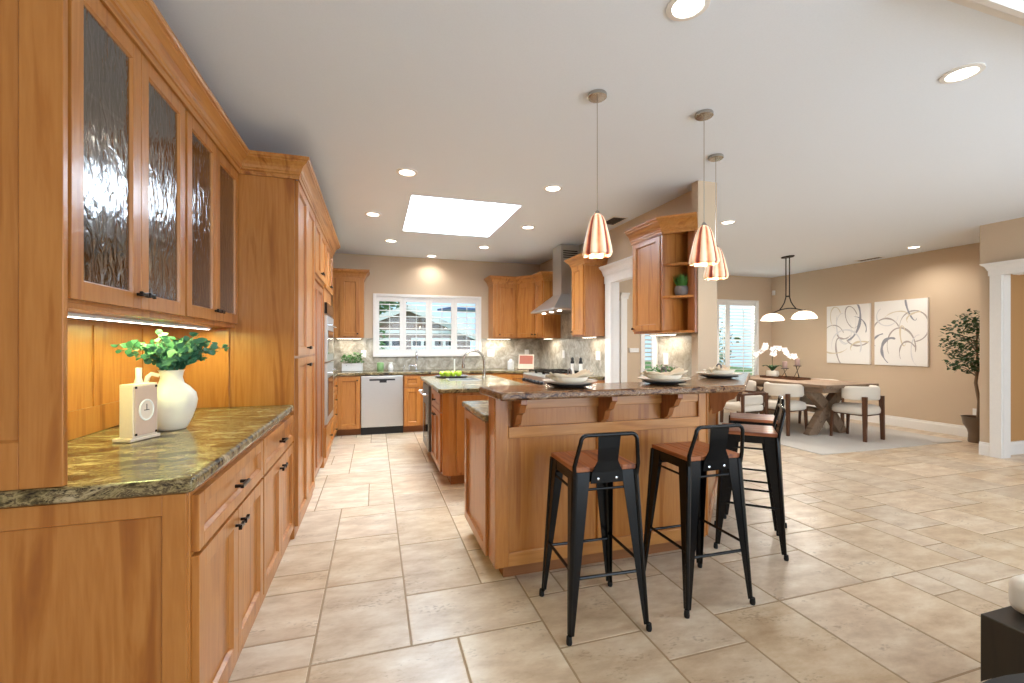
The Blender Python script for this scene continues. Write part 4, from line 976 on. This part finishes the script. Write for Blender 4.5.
plate_on('outlet', 'white outlet on the backsplash above the herb planter', MB(-.17, 1.17)); plate_on('light_switch', 'white switch plate on the backsplash just right of the window', MB(1.90, 1.17), w=.12, kind='s')
plate_on('outlet', 'white outlet on the back splash near the diagonal corner cabinet', MB(2.55, 1.17)); plate_on('outlet', 'white outlet above the range', MW(6.33, 1.17))
plate_on('light_switch', 'white switch plate on the splash next to the doorway', MW(5.22, 1.17), w=.12, kind='s'); plate_on('light_switch', 'white switch plate on the splash below the corner shelf cabinet', MW(3.80, 1.17), kind='s')
plate_on('outlet', 'white outlet low on the dining wall near the ficus', Matrix.Translation((8.0595, 4.05, .36)) @ Matrix.Rotation(-pi/2, 4, 'Z'))
# cookbook, bottle, mills by the range
cb = thing('cookbook_stand', 'open cookbook with a red picture on a stand in the corner behind the range', 'cookbook', (2.36, 6.95, zc))
Mc = Matrix.Translation((2.36, 6.9, zc)) @ Matrix.Rotation(-radians(30), 4, 'Z') @ Matrix.Rotation(-radians(14), 4, 'X')
b = BM(); box(b, -.13, .13, 0, .012, 0, .25, Mc); obj('cover', b, 'page', cb); b = BM(); box(b, -.11, .11, -.003, -.0003, .09, .23, Mc); obj('picture', b, 'photo_red', cb)
b = BM(); box(b, -.13, .13, -.03, .06, -.0, .008, Matrix.Translation((2.36, 6.93, zc)) @ Matrix.Rotation(-radians(30), 4, 'Z')); obj('stand', b, 'walnut', cb)
lathed('white_canister', 'white canister on the counter to the left of the cookbook', 'canister', 'white_ceramic', [(.05, 0), (.055, .01), (.055, .13), (.03, .15), (.02, .17), (0, .175)], (2.12, 6.95, zc), 20)
for k, (x, y, lb) in enumerate([(2.44, 5.27, 'white and black salt mill, left of the pair by the range'), (2.50, 5.15, 'white and black pepper mill, right of the pair by the range')]):
    t = thing('pepper_mill', lb, 'mill', (x, y, zc))
    b = BM(); lathe(b, [(.027, 0), (.030, .01), (.024, .06), (.022, .13), (.025, .16)], (0, 0, 0), 18); obj('body', b, 'white_ceramic', t, world=False, smooth=True)
    b = BM(); lathe(b, [(.025, .16), (.026, .18), (.018, .20), (.020, .225), (.010, .24), (0, .242)], (0, 0, 0), 18); obj('top', b, 'black_plastic', t, world=False, smooth=True)
# wooden board on the side counter
b = BM(); box(b, 2.25, 2.62, 5.34, 5.42, zc, zc+.02)
tag(obj('cutting_board', b, 'cherry'), 'small wooden board on the counter beside the mills', 'board')
# potted grass on corner shelf
pg_ = thing('potted_grass', 'grey pot of green grass on the corner shelf', 'potted plant', (2.63, 3.37, 1.7505))
b = BM(); lathe(b, [(.040, 0), (.058, .02), (.063, .055), (.056, .085), (.05, .085), (0, .078)], (2.63, 3.37, 1.7505), 22); obj('pot', b, 'grey_pot', pg_, smooth=True)
rn = random.Random(5); b = BM()
for k in range(260):
    a = rn.uniform(0, 2*pi); r = rn.uniform(0, .040); ln = rn.uniform(.06, .13); p = Vector((2.63+r*cos(a), 3.37+r*sin(a), 1.83)); tip = p+Vector((cos(a)*r*1.2, sin(a)*r*1.2, ln)); s = Vector((-sin(a), cos(a), 0))*.0035
    vs = [b.verts.new(p-s), b.verts.new(p+s), b.verts.new((p+tip)/2+s), b.verts.new(tip), b.verts.new((p+tip)/2-s)]; b.faces.new((vs[0], vs[1], vs[2], vs[4])); b.faces.new((vs[4], vs[2], vs[3]))
obj('foliage', b, 'grassy', pg_)
# herbs behind the bar on the lower counter
hp = thing('herb_box', 'low box of green herbs on the lower counter behind the middle place setting', 'potted plant', (2.46, 3.42, zc))
b = BM(); box(b, 2.30, 2.62, 3.37, 3.47, zc, zc+.10); obj('pot', b, 'white_ceramic', hp, bevel=.004)
b = BM(); leaf_cloud(b, (2.46, 3.42, zc+.15), .19, .07, .06, 260, .035, random.Random(9), 0); obj('foliage', b, 'leaf_mid', hp)
# thermostat on hall wall and corner sensor
b = BM(); box(b, 4.60, 4.80, YB-.04, YB-.001, 1.17, 1.25); tag(obj('wall_intercom', b, 'white_paint', bevel=.004), 'white box mounted on the tan hall wall beyond the doorway', 'wall device')
b = BM(); box(b, 8.02, 8.058, YB-.10, YB-.04, 2.36, 2.46); tag(obj('motion_sensor', b, 'white_paint', bevel=.008), 'small white motion sensor in the dining room corner', 'sensor')

# ------------------------------------------------ left counter decor
vx, vy = -.925, 2.50
vz = thing('ceramic_pitcher', 'cream ceramic pitcher with side handle on the left granite counter', 'vase', (vx, vy, zc))
b = BM(); lathe(b, [(.055, 0), (.062, .006), (.082, .05), (.098, .10), (.103, .135), (.096, .17), (.072, .20), (.050, .218), (.043, .245), (.048, .272), (.053, .28), (.047, .278), (.038, .25), (.04, .22), (0, .20)], (vx, vy, zc), 36); obj('body', b, 'cream_ceramic', vz, smooth=True, angle=60)
d = Vector((-.92, -.38, 0)).normalized()
b = BM(); P0 = Vector((vx, vy, zc)); tube(b, [P0+d*.046+Vector((0, 0, .255)), P0+d*.075+Vector((0, 0, .265)), P0+d*.088+Vector((0, 0, .25)), P0+d*.094+Vector((0, 0, .22)), P0+d*.092+Vector((0, 0, .195)), P0+d*.085+Vector((0, 0, .175))], .0095, 10, radii=[.009, .0095, .010, .010, .009, .008]); obj('handle', b, 'cream_ceramic', vz, smooth=True, angle=80)
eu = thing('eucalyptus_bunch', 'bunch of leafy eucalyptus sprigs standing in the cream pitcher', 'foliage', (vx, vy, zc+.21))
rn = random.Random(12); bs = BM(); bl = BM()
def roundleaf(bm, p, n, s, rn):
    n = n.normalized(); u = n.cross(Vector((0, 0, 1))); u = u.normalized() if u.length > .1 else Vector((1, 0, 0)); w = n.cross(u)
    a0 = rn.uniform(0, 6.28); vs = []
    for k in range(8):
        a = a0+2*pi*k/8; vs.append(bm.verts.new(p+(u*cos(a)+w*sin(a)*.85)*s+n*s*.18*cos(2*a)))
    c = bm.verts.new(p-n*s*.10)
    for k in range(8): bm.faces.new((vs[k], vs[(k+1) % 8], c))
for k in range(32):
    a = rn.uniform(0, 2*pi); ln = rn.uniform(.09, .21) if k > 4 else rn.uniform(.17, .21); sp = rn.uniform(.15, .75) if k > 3 else 1.2
    if k < 4: a = [3.7, 3.9, .3, .7][k]; sp = [1.25, 1.0, 1.2, 1.05][k]
    dr = Vector((cos(a)*sp, sin(a)*sp*.8, 1)).normalized(); base = Vector((vx+rn.uniform(-.02, .02), vy+rn.uniform(-.02, .02), zc+.215))
    pts = [base, Vector((base.x, base.y, zc+.285))]
    for j in range(1, 8):
        f = j/7; pts.append(pts[1]+dr*ln*f+Vector((cos(a), sin(a), -.7))*.045*f*f)
    tube(bs, pts, .0018, 5)
    for j in range(2, 9):
        for m_ in range(3):
            p = Vector(pts[j])+Vector((rn.uniform(-.022, .022), rn.uniform(-.022, .022), rn.uniform(-.018, .018)))
            n_ = Vector((rn.uniform(-1, 1), rn.uniform(-1.4, .4), rn.uniform(-.2, 1.2)))
            roundleaf(bl, p, n_, rn.uniform(.012, .021), rn)
obj('stems', bs, 'stem', eu); obj('foliage', bl, 'leaf_blue', eu, smooth=True, angle=80)
# clock block
Mk = Matrix.Translation((-.965, 2.27, zc)) @ Matrix.Rotation(radians(68), 4, 'Z')
ck = thing('mantel_clock', 'whitewashed block clock on a plinth in front of the cream pitcher', 'clock', (-.985, 2.27, zc))
b = BM(); box(b, -.070, .072, -.042, .040, 0, .014, Mk); obj('base', b, 'whitewash', ck, bevel=.003)
b = BM(); box(b, -.056, .060, -.038, .022, .0142, .235, Mk); obj('case', b, 'whitewash', ck, bevel=.002)
b = BM(); box(b, -.050, .054, -.042, -.0382, .022, .227, Mk); fp = obj('face_panel', b, 'pinkwood', ck, bevel=.003)
b = BM(); tube(b, [Mk @ Vector((.002+.032*cos(k*pi/14), -.043, .125+.042*sin(k*pi/14))) for k in range(28)], .004, 6, closed=True); obj('dial_ring', b, 'white_ceramic', fp, smooth=True)
b = BM(); lathe(b, [(0, 0), (.03, 0), (.03, .002), (0, .002)], (0, 0, 0), 24, Mk @ Matrix.Translation((.002, -.0422, .125)) @ Matrix.Rotation(pi/2, 4, 'X') @ Matrix.Diagonal((1, 1.3, 1, 1)), cap=False); obj('dial', b, 'whitewash', fp)
b = BM(); box(b, -.010, .014, -.0450, -.0443, .123, .126, Mk); box(b, .0005, .0035, -.0450, -.0443, .124, .150, Mk); obj('hands', b, 'bronze', fp)
for sx, sz in ((-.050, .022), (.044, .022), (-.050, .217), (.044, .217)):
    b = BM(); box(b, sx, sx+.010, -.0432, -.0421, sz, sz+.010, Mk); obj('corner_bracket', b, 'bronze', fp)
lathed('white_bud_vase', 'narrow white glazed bottle standing behind the block clock', 'bottle', 'white_ceramic', [(.022, 0), (.022, .20), (.017, .23), (.012, .25), (.013, .295), (.009, .295), (0, .28)], (-1.03, 2.44, zc), 20)
# ------------------------------------------------ dining area
b = BM(); box(b, 5.08, 7.62, 3.97, 6.95, .0005, .010); tag(obj('area_rug', b, 'rug', bevel=.004), 'pale grey woven rug beneath the dining table', 'rug')
RZ = .0105
TX0, TX1, TY0, TY1 = 5.86, 6.86, 4.52, 6.45
dt = thing('dining_table', 'rectangular weathered wood dining table on X-shaped pedestals', 'table', (6.36, 5.5, RZ))
b = BM()
for k in range(5): box(b, TX0+.2*k, TX0+.2*(k+1)-.002, TY0+.08, TY1-.08, .715, .76)
box(b, TX0, TX1, TY0, TY0+.079, .715, .76); box(b, TX0, TX1, TY1-.079, TY1, .715, .76); obj('tabletop', b, 'table_wood', dt, bevel=.005)
b = BM(); box(b, TX0+.06, TX1-.06, TY0+.10, TY0+.13, .64, .714); box(b, TX0+.06, TX1-.06, TY1-.13, TY1-.10, .64, .714); box(b, TX0+.06, TX0+.09, TY0+.13, TY1-.13, .64, .714); box(b, TX1-.09, TX1-.06, TY0+.13, TY1-.13, .64, .714); obj('apron', b, 'table_wood', dt, bevel=.003)
for yy in (4.90, 6.05):
    for s in (-1, 1):
        b = BM(); cx_ = 6.34
        # each curved leg sweeps from a foot across to the opposite top corner
        pts = [(cx_+s*.30, yy, RZ+.0), (cx_+s*.22, yy, .12), (cx_+s*.10, yy, .27), (cx_, yy+s*.012, .38), (cx_-s*.13, yy, .50), (cx_-s*.27, yy, .62), (cx_-s*.33, yy, .638)]
        for p, q in zip(pts, pts[1:]): pass
        vs0 = None
        for i, p in enumerate(pts):
            t_ = (Vector(pts[min(i+1, 6)])-Vector(pts[max(i-1, 0)])).normalized(); n_ = Vector((0, 1, 0)).cross(t_); w = .075 if i not in (0, 6) else .085
            if i in (0, 6): n_ = Vector((1, 0, 0))*(1 if n_.x > 0 else -1)
            hy = .05
            r_ = [b.verts.new(Vector(p)+n_*w+Vector((0, -hy, 0))), b.verts.new(Vector(p)+n_*w+Vector((0, hy, 0))), b.verts.new(Vector(p)-n_*w+Vector((0, hy, 0))), b.verts.new(Vector(p)-n_*w+Vector((0, -hy, 0)))]
            if vs0:
                for k in range(4): b.faces.new((vs0[k], vs0[(k+1) % 4], r_[(k+1) % 4], r_[k]))
            else: b.faces.new(r_[::-1])
            vs0 = r_
        b.faces.new(vs0); obj('leg', b, 'table_wood', dt, bevel=.006)
b = BM(); box(b, 6.30, 6.38, 4.97, 5.98, .30, .37); obj('stretcher', b, 'table_wood', dt)

def make_chair():
    t = thing('dining_chair', '', 'dining chair', (0, 0, RZ), 0, 'cream upholstered dining chairs')
    b = BM()   # rounded seat cushion
    R = [(0, .355), (.215, .355), (.232, .37), (.236, .41), (.225, .45), (.19, .468), (0, .475)]
    lathe(b, R, (0, 0, 0), 32, Matrix.Diagonal((1, 1.02, 1, 1)), cap=False)
    for v in b.verts:   # squared-off plan
        r = sqrt(v.co.x**2+v.co.y**2)
        if r > 1e-4:
            a = atan2(v.co.y, v.co.x); k = 1/(abs(cos(a))**4+abs(sin(a))**4)**.25; v.co.x *= k; v.co.y *= k
    obj('seat', b, 'fabric', t, world=False, smooth=True, angle=80)
    b = BM(); n = 18; rings = []   # wrap-around back cushion
    cs = [(-.035, .57), (-.03, .555), (0, .55), (.03, .555), (.035, .57), (.035, .70), (.025, .728), (0, .737), (-.025, .728), (-.035, .70)]
    for i in range(n+1):
        a = -pi/2+(-1+2*i/n)*radians(92); e = min(i, n-i)/n; sq = 1 if e > .08 else .55+.45*e/.08
        rr = .248
        rings.append([b.verts.new(((rr+o*sq)*cos(a), (rr+o*sq)*sin(a)*1.0+.02, .63+(z-.63)*(1 if e > .08 else .8+.2*e/.08))) for o, z in cs])
    for A, B in zip(rings, rings[1:]):
        for k in range(10): b.faces.new((A[k], A[(k+1) % 10], B[(k+1) % 10], B[k]))
    b.faces.new(rings[0]); b.faces.new(rings[-1][::-1])
    obj('backrest', b, 'fabric', t, world=False, smooth=True, angle=80)
    for sx in (-1, 1):
        b = BM(); beam(b, (sx*.20, -.225, 0), (sx*.19, -.215, .60), .030, .042, .040, .052); obj('leg', b, 'walnut', t, world=False)
        b = BM(); beam(b, (sx*.19, .215, 0), (sx*.18, .20, .37), .026, .036, .026, .036); obj('leg', b, 'walnut', t, world=False)
    b = BM(); box(b, -.18, .18, -.20, .20, .335, .358); obj('seat_rail', b, 'walnut', t, world=False)
    return t
ch = make_chair(); ch.location = (6.45, 4.55, RZ); ch.rotation_euler.z = radians(6); ch['label'] = 'cream wrap-back dining chair at the near end of the table, below the paintings'
G = 'cream upholstered dining chairs'
dup(ch, (5.83, 5.14, RZ), radians(-82), 'cream wrap-back dining chair at the near left side of the table, behind the stools', G)
dup(ch, (6.93, 5.45, RZ), radians(90), 'cream dining chair on the far side of the table, seen under the tabletop', G)
dup(ch, (5.80, 5.92, RZ), radians(-90), 'cream dining chair at the far left side of the table, partly behind the bar top', G)
# open-frame armchair seen behind the stools
fa = thing('armchair', 'dark wood open-frame chair with cream pads, seen behind the two side-on stools', 'dining chair', (5.07, 5.20, RZ), radians(6))
for sx in (-1, 1):
    for sy in (-1, 1):
        b = BM(); beam(b, (sx*.235, sy*.235, 0), (sx*.235, sy*.235, .62), .028, .034, .028, .034); obj('leg', b, 'walnut', fa, world=False)
b = BM(); box(b, -.218, .218, -.248, -.222, .598, .625); box(b, -.248, -.222, -.218, .218, .598, .625); box(b, .222, .248, -.218, .218, .598, .625); obj('top_rail', b, 'walnut', fa, world=False)
b = BM(); box(b, -.215, .215, -.215, .215, .36, .45); obj('seat', b, 'fabric', fa, world=False, bevel=.03, seg=4, smooth=True)
b = BM(); box(b, -.21, .21, -.215, -.16, .455, .585); obj('backrest', b, 'fabric', fa, world=False, bevel=.03, seg=4, smooth=True)

# chandelier
cx_, cy_ = 6.36, 5.55
cl = thing('chandelier', 'bronze two-light chandelier with white glass bowls over the dining table', 'chandelier', (cx_, cy_, H-.0005))
b = BM(); lathe(b, [(0, 0), (.11, 0), (.115, -.01), (.10, -.022), (0, -.024)], (0, 0, 0), 28, Matrix.Diagonal((.55, 1, 1, 1)), cap=False); obj('canopy', b, 'iron', cl, world=False, smooth=True)
for s in (-1, 1):
    b = BM(); tube(b, [(0, s*.032, -.02), (0, s*.032, -.56), (0, s*.034, -.66), (0, s*.06, -.74), (0, s*.10, -.80), (0, s*.15, -.855)], .0085, 8); obj('rod', b, 'iron', cl, world=False, smooth=True, angle=80)
b = BM(); tube(b, [(0, -.034, -.645), (0, .034, -.645)], .012, 8); obj('collar', b, 'iron', cl, world=False, smooth=True)
b = BM(); tube(b, [(0, -.34+.68*k/16, -.925+.085*(1-((k-8)/8)**2)) for k in range(17)], .009, 8); obj('arm', b, 'iron', cl, world=False, smooth=True, angle=80)
for s in (-1, 1):
    b = BM(); pr_ = [(.03, .0), (.08, -.010), (.13, -.040), (.162, -.080), (.175, -.115)]
    lathe(b, pr_, (0, s*.29, -.90), 32, cap=False); o = obj('lamp_shade', b, 'opal', cl, world=False, smooth=True, angle=80); m_ = o.modifiers.new('solid', 'SOLIDIFY'); m_.thickness = .005
    b = BM(); lathe(b, [(0, .012), (.016, .012), (.034, -.004), (0, -.006)], (0, s*.29, -.895), 16, cap=False); obj('cap', b, 'iron', cl, world=False, smooth=True)
    d = bpy.data.lights.new('bulb_light', 'POINT'); d.energy = 30; d.color = (1, .93, .84); d.shadow_soft_size = .06
    l = bpy.data.objects.new('bulb_light', d); COL.objects.link(l); l.parent = cl; l.location = (0, s*.29, -1.03)

# table centrepiece
TZ = .7605
ts = thing('wooden_tray', 'long dark wood tray on the dining table under the orchid', 'tray', (6.40, 5.65, TZ))
b = BM(); box(b, 6.26, 6.54, 5.30, 6.0, TZ, TZ+.012); box(b, 6.26, 6.27, 5.30, 6.0, TZ+.012, TZ+.035); box(b, 6.53, 6.54, 5.30, 6.0, TZ+.012, TZ+.035); box(b, 6.27, 6.53, 5.30, 5.31, TZ+.012, TZ+.035); box(b, 6.27, 6.53, 5.99, 6.0, TZ+.012, TZ+.035); obj('board', b, 'walnut', ts)
ox, oy, oz = 6.36, 5.84, TZ+.0125
orc = thing('potted_orchid', 'white orchid with arching blooms in a small pale pot on the dining table', 'orchid', (ox, oy, oz))
b = BM(); lathe(b, [(.06, 0), (.09, .02), (.10, .07), (.085, .11), (.075, .11), (0, .10)], (ox, oy, oz), 24); obj('pot', b, 'cream_ceramic', orc, smooth=True)
rn = random.Random(21)
b = BM()
for k in range(7):
    a = k*.95; L_ = rn.uniform(.13, .19); d = Vector((cos(a), sin(a), 0)); s = Vector((-sin(a), cos(a), 0)); prev = None
    for j in range(6):
        f = j/5; p = Vector((ox, oy, oz+.10))+d*L_*f+Vector((0, 0, .10*sin(f*2.2))); w = .034*sin(pi*(f*.8+.15)); r_ = [b.verts.new(p-s*w), b.verts.new(p+Vector((0, 0, -.006))), b.verts.new(p+s*w)]
        if prev:
            b.faces.new((prev[0], prev[1], r_[1], r_[0])); b.faces.new((prev[1], prev[2], r_[2], r_[1]))
        prev = r_
obj('leaves', b, 'leaf_dark', orc, smooth=True)
def bloom(b, c, n, s):
    n = n.normalized(); u = n.cross(Vector((0, 0, 1))).normalized(); w = n.cross(u); cc = b.verts.new(c)
    for k in range(5):
        a = 2*pi*k/5+.3; d1 = u*cos(a)+w*sin(a); t1 = -u*sin(a)+w*cos(a)
        v = [b.verts.new(c+d1*s*.5+t1*s*.42+n*s*.1), b.verts.new(c+d1*s+n*s*.18), b.verts.new(c+d1*s*.5-t1*s*.42+n*s*.1)]; b.faces.new((cc, v[0], v[1], v[2]))
for k, (ax, ay, hgt) in enumerate([(-.16, .18, .42), (.10, -.30, .40)]):
    b = BM(); pts = []
    for j in range(13):
        f = j/12; pts.append(Vector((ox+ax*max(0, f-.45)*1.8, oy+ay*max(0, f-.45)*1.8, oz+.10+hgt*min(1, f*1.7)*(1-.0*f)-max(0, f-.62)*.42)))
    tube(b, pts, .0035, 6); obj('stem', b, 'leaf_dark', orc, smooth=True)
    for j in range(5, 13):
        b = BM(); p = pts[j]+Vector((rn.uniform(-.03, .03), rn.uniform(-.03, .03), rn.uniform(-.02, .025))); bloom(b, p, Vector((-.8, -.8, rn.uniform(-.2, .4))), rn.uniform(.045, .06)); obj('bloom', b, 'orchid', orc)
b = None
for k, (x, y, h_, lb) in enumerate([(6.42, 5.43, .20, 'taller of the two candle stands on the dining table, right of the orchid'), (6.38, 5.62, .15, 'shorter of the two candle stands on the dining table, nearest the orchid')]):
    t = thing('candle_stand', lb, 'candle holder', (x, y, TZ+.0125), 0, 'candle stands on the dining table')
    for q_ in range(3):
        b = BM(); a = q_*2*pi/3+.3; tube(b, [(.055*cos(a), .055*sin(a), .004), (.008*cos(a), .008*sin(a), h_*.55), (-.03*cos(a), -.03*sin(a), h_-.004)], .004, 6); obj('leg', b, 'iron', t, world=False)
    b = BM(); lathe(b, [(0, h_), (.055, h_), (.058, h_+.008), (0, h_+.006)], (0, 0, 0), 20, cap=False); obj('dish', b, 'iron', t, world=False)
    tag(obj('pillar_candle', (lambda m: (lathe(m, [(.034, 0), (.036, .004), (.036, .105), (.030, .11), (0, .106)], (x, y, TZ+.021+h_), 20), m)[1])(BM()), 'candle', smooth=True), ['taupe pillar candle on the taller candle stand', 'taupe pillar candle on the shorter candle stand'][k], 'candle')

# ------------------------------------------------ paintings (abstract strokes)
def painting(y0, y1, z0, z1, label, seed):
    t = thing('wall_painting', label, 'painting', (8.06, (y0+y1)/2, (z0+z1)/2), -pi/2)
    w, h_ = y1-y0, z1-z0      # local x runs toward the camera side (-Y)
    b = BM(); box(b, -w/2, w/2, -.040, -.001, -h_/2, h_/2); obj('canvas', b, 'canvas', t, world=False, bevel=.003)
    rn = random.Random(seed)
    def stroke(cx, cz, rx, rz, a0, a1, wd, m, rot=0, lift=0):
        b = BM(); prev = None; N = 26
        for i in range(N+1):
            f = i/N; a = radians(a0+(a1-a0)*f); x = cx+rx*cos(a)*cos(rot)-rz*sin(a)*sin(rot); z = cz+rx*cos(a)*sin(rot)+rz*sin(a)*cos(rot)
            nx, nz = cos(a)*cos(rot)-sin(a)*sin(rot), cos(a)*sin(rot)+sin(a)*cos(rot); ww = wd*(.35+.65*sin(pi*min(1, f*1.15+.05))**.6 if 0 < f < 1 else .2)*(1+.25*sin(f*17+seed))
            def cl(x, z): return (max(-w/2+.004, min(w/2-.004, x)), -.0415-lift, max(-h_/2+.004, min(h_/2-.004, z)))
            r_ = [b.verts.new(cl(x-nx*ww, z-nz*ww)), b.verts.new(cl(x+nx*ww, z+nz*ww))]
            if prev: b.faces.new((prev[0], prev[1], r_[1], r_[0]))
            prev = r_
        o = obj('brush_stroke', b, m, t, world=False)
    if seed == 1:
        stroke(-.02, .22, .17, .38, -200, 20, .010, 'stroke_pale'); stroke(-.06, .10, .13, .28, 80, 420, .007, 'stroke_pale', .1, .0004)
        stroke(.02, .25, .20, .36, -80, 95, .020, 'stroke_slate', -.15, .0008); stroke(-.06, .02, .12, .10, 190, 340, .014, 'stroke_grey', 0, .001)
        stroke(.20, -.02, .22, .18, 190, 330, .014, 'stroke_grey', .2, .0012); stroke(-.25, -.05, .20, .22, 20, 160, .008, 'stroke_grey', 0, .0014)
        stroke(-.10, -.32, .09, .26, 80, 290, .015, 'stroke_grey', .2, .0016); stroke(-.22, -.20, .25, .14, 180, 330, .012, 'stroke_tan', .1, .0018); stroke(.26, -.25, .2, .12, 60, 200, .016, 'stroke_tan', 0, .002)
        stroke(.15, .12, .16, .20, -60, 60, .010, 'stroke_slate', .6, .0022); stroke(-.02, -.20, .26, .28, -30, 190, .013, 'stroke_pale', .1, .0024); stroke(.08, .30, .10, .20, 0, 300, .009, 'stroke_grey', .3, .0026); stroke(-.2, .3, .1, .2, 20, 250, .008, 'stroke_tan', .1, .0028)
    else:
        stroke(.20, .10, .20, .24, -90, 200, .012, 'stroke_grey'); stroke(-.20, .02, .20, .22, 20, 200, .012, 'stroke_grey', 0, .0004)
        stroke(.02, -.22, .20, .30, -20, 200, .013, 'stroke_grey', .1, .0008); stroke(-.10, -.30, .16, .22, 60, 230, .024, 'stroke_slate', .2, .001)
        stroke(.16, .38, .05, .20, 60, 300, .014, 'stroke_slate', .3, .0012); stroke(.05, -.05, .04, .16, 30, 330, .012, 'stroke_tan', .1, .0014)
        stroke(-.05, .24, .18, .10, 0, 160, .008, 'stroke_tan', .2, .0016); stroke(.26, -.28, .10, .24, 80, 260, .009, 'stroke_pale', 0, .0018)
        stroke(-.26, -.12, .14, .10, 60, 200, .014, 'stroke_slate', .5, .002); stroke(.3, .2, .2, .12, 90, 200, .012, 'stroke_tan', 0, .0022); stroke(-.18, .28, .16, .16, 120, 350, .010, 'stroke_pale', .1, .0024); stroke(.12, -.34, .12, .2, 30, 200, .012, 'stroke_grey', .1, .0026)
painting(5.43, 6.18, .98, 2.02, 'abstract canvas with looping grey strokes, left of the two on the dining wall', 1)
painting(4.60, 5.355, .98, 2.03, 'abstract canvas with looping grey strokes, right of the two, nearer the ficus', 2)

# ------------------------------------------------ ficus in pot
fx, fy = 7.75, 3.87
fi = thing('potted_ficus', 'small ficus tree in a brown glazed pot by the dining wall corner', 'potted plant', (fx, fy, 0))
b = BM(); lathe(b, [(.10, 0), (.105, .02), (.10, .12), (.112, .17), (.15, .24), (.165, .33), (.175, .345), (.16, .345), (.15, .30), (0, .29)], (fx, fy, 0), 30); obj('pot', b, 'brown_pot', fi, smooth=True)
b = BM(); lathe(b, [(0, .292), (.148, .292), (.148, .30), (0, .305)], (fx, fy, 0), 24, cap=False); obj('soil', b, 'soil', fi)
b = BM(); tube(b, [(fx, fy, .295), (fx+.015, fy, .55), (fx-.02, fy+.02, .8), (fx-.01, fy, 1.0), (fx-.04, fy, 1.3), (fx-.03, fy, 1.6)], .02, 9, radii=[.024, .02, .018, .015, .011, .005])
rn = random.Random(31)
for k in range(15):
    z = rn.uniform(.85, 1.5); a = rn.uniform(0, 2*pi); L_ = rn.uniform(.14, .30); p = Vector((fx-.02, fy, z)); e = p+Vector((cos(a)*L_-.08, sin(a)*L_, rn.uniform(.08, .28))); tube(b, [p, (p+e)/2+Vector((0, 0, .04)), e], .005, 5, radii=[.009, .006, .002])
obj('trunk', b, 'bark', fi, smooth=True)
b = BM(); leaf_cloud(b, (fx-.12, fy, 1.34), .32, .32, .38, 800, .055, rn, .15); leaf_cloud(b, (fx-.26, fy, 1.05), .22, .18, .13, 130, .055, rn, .1); leaf_cloud(b, (fx-.04, fy, 1.64), .18, .2, .14, 130, .055, rn, .1)
obj('foliage', b, 'leaf_dark', fi)

# ------------------------------------------------ foreground furniture at right
sb = thing('lounge_chair', 'dark box-framed seat with a cream cushion at the bottom right edge', 'armchair', (2.35, .70, 0))
b = BM(); prism(b, [(1.96, .975), (2.75, .975), (2.75, .30), (1.96, .30)], .015, .40); obj('frame', b, 'espresso', sb, bevel=.004)
b = BM(); box(b, 2.065, 2.73, .32, .965, .401, .525); obj('cushion', b, 'fabric', sb, bevel=.035, seg=5, smooth=True)
rt = thing('round_table', 'glossy black round table edge in the bottom right corner', 'table', (1.42, .12, 0))
b = BM(); lathe(b, [(0, .465), (.56, .465), (.58, .475), (.58, .49), (.57, .50), (0, .50)], (1.42, .12, 0), 64, cap=False); obj('tabletop', b, 'black_glass', rt, smooth=True)
b = BM(); lathe(b, [(.2, 0), (.2, .02), (.04, .05), (.035, .464)], (1.42, .12, 0), 24); obj('pedestal', b, 'black_metal', rt, smooth=True)
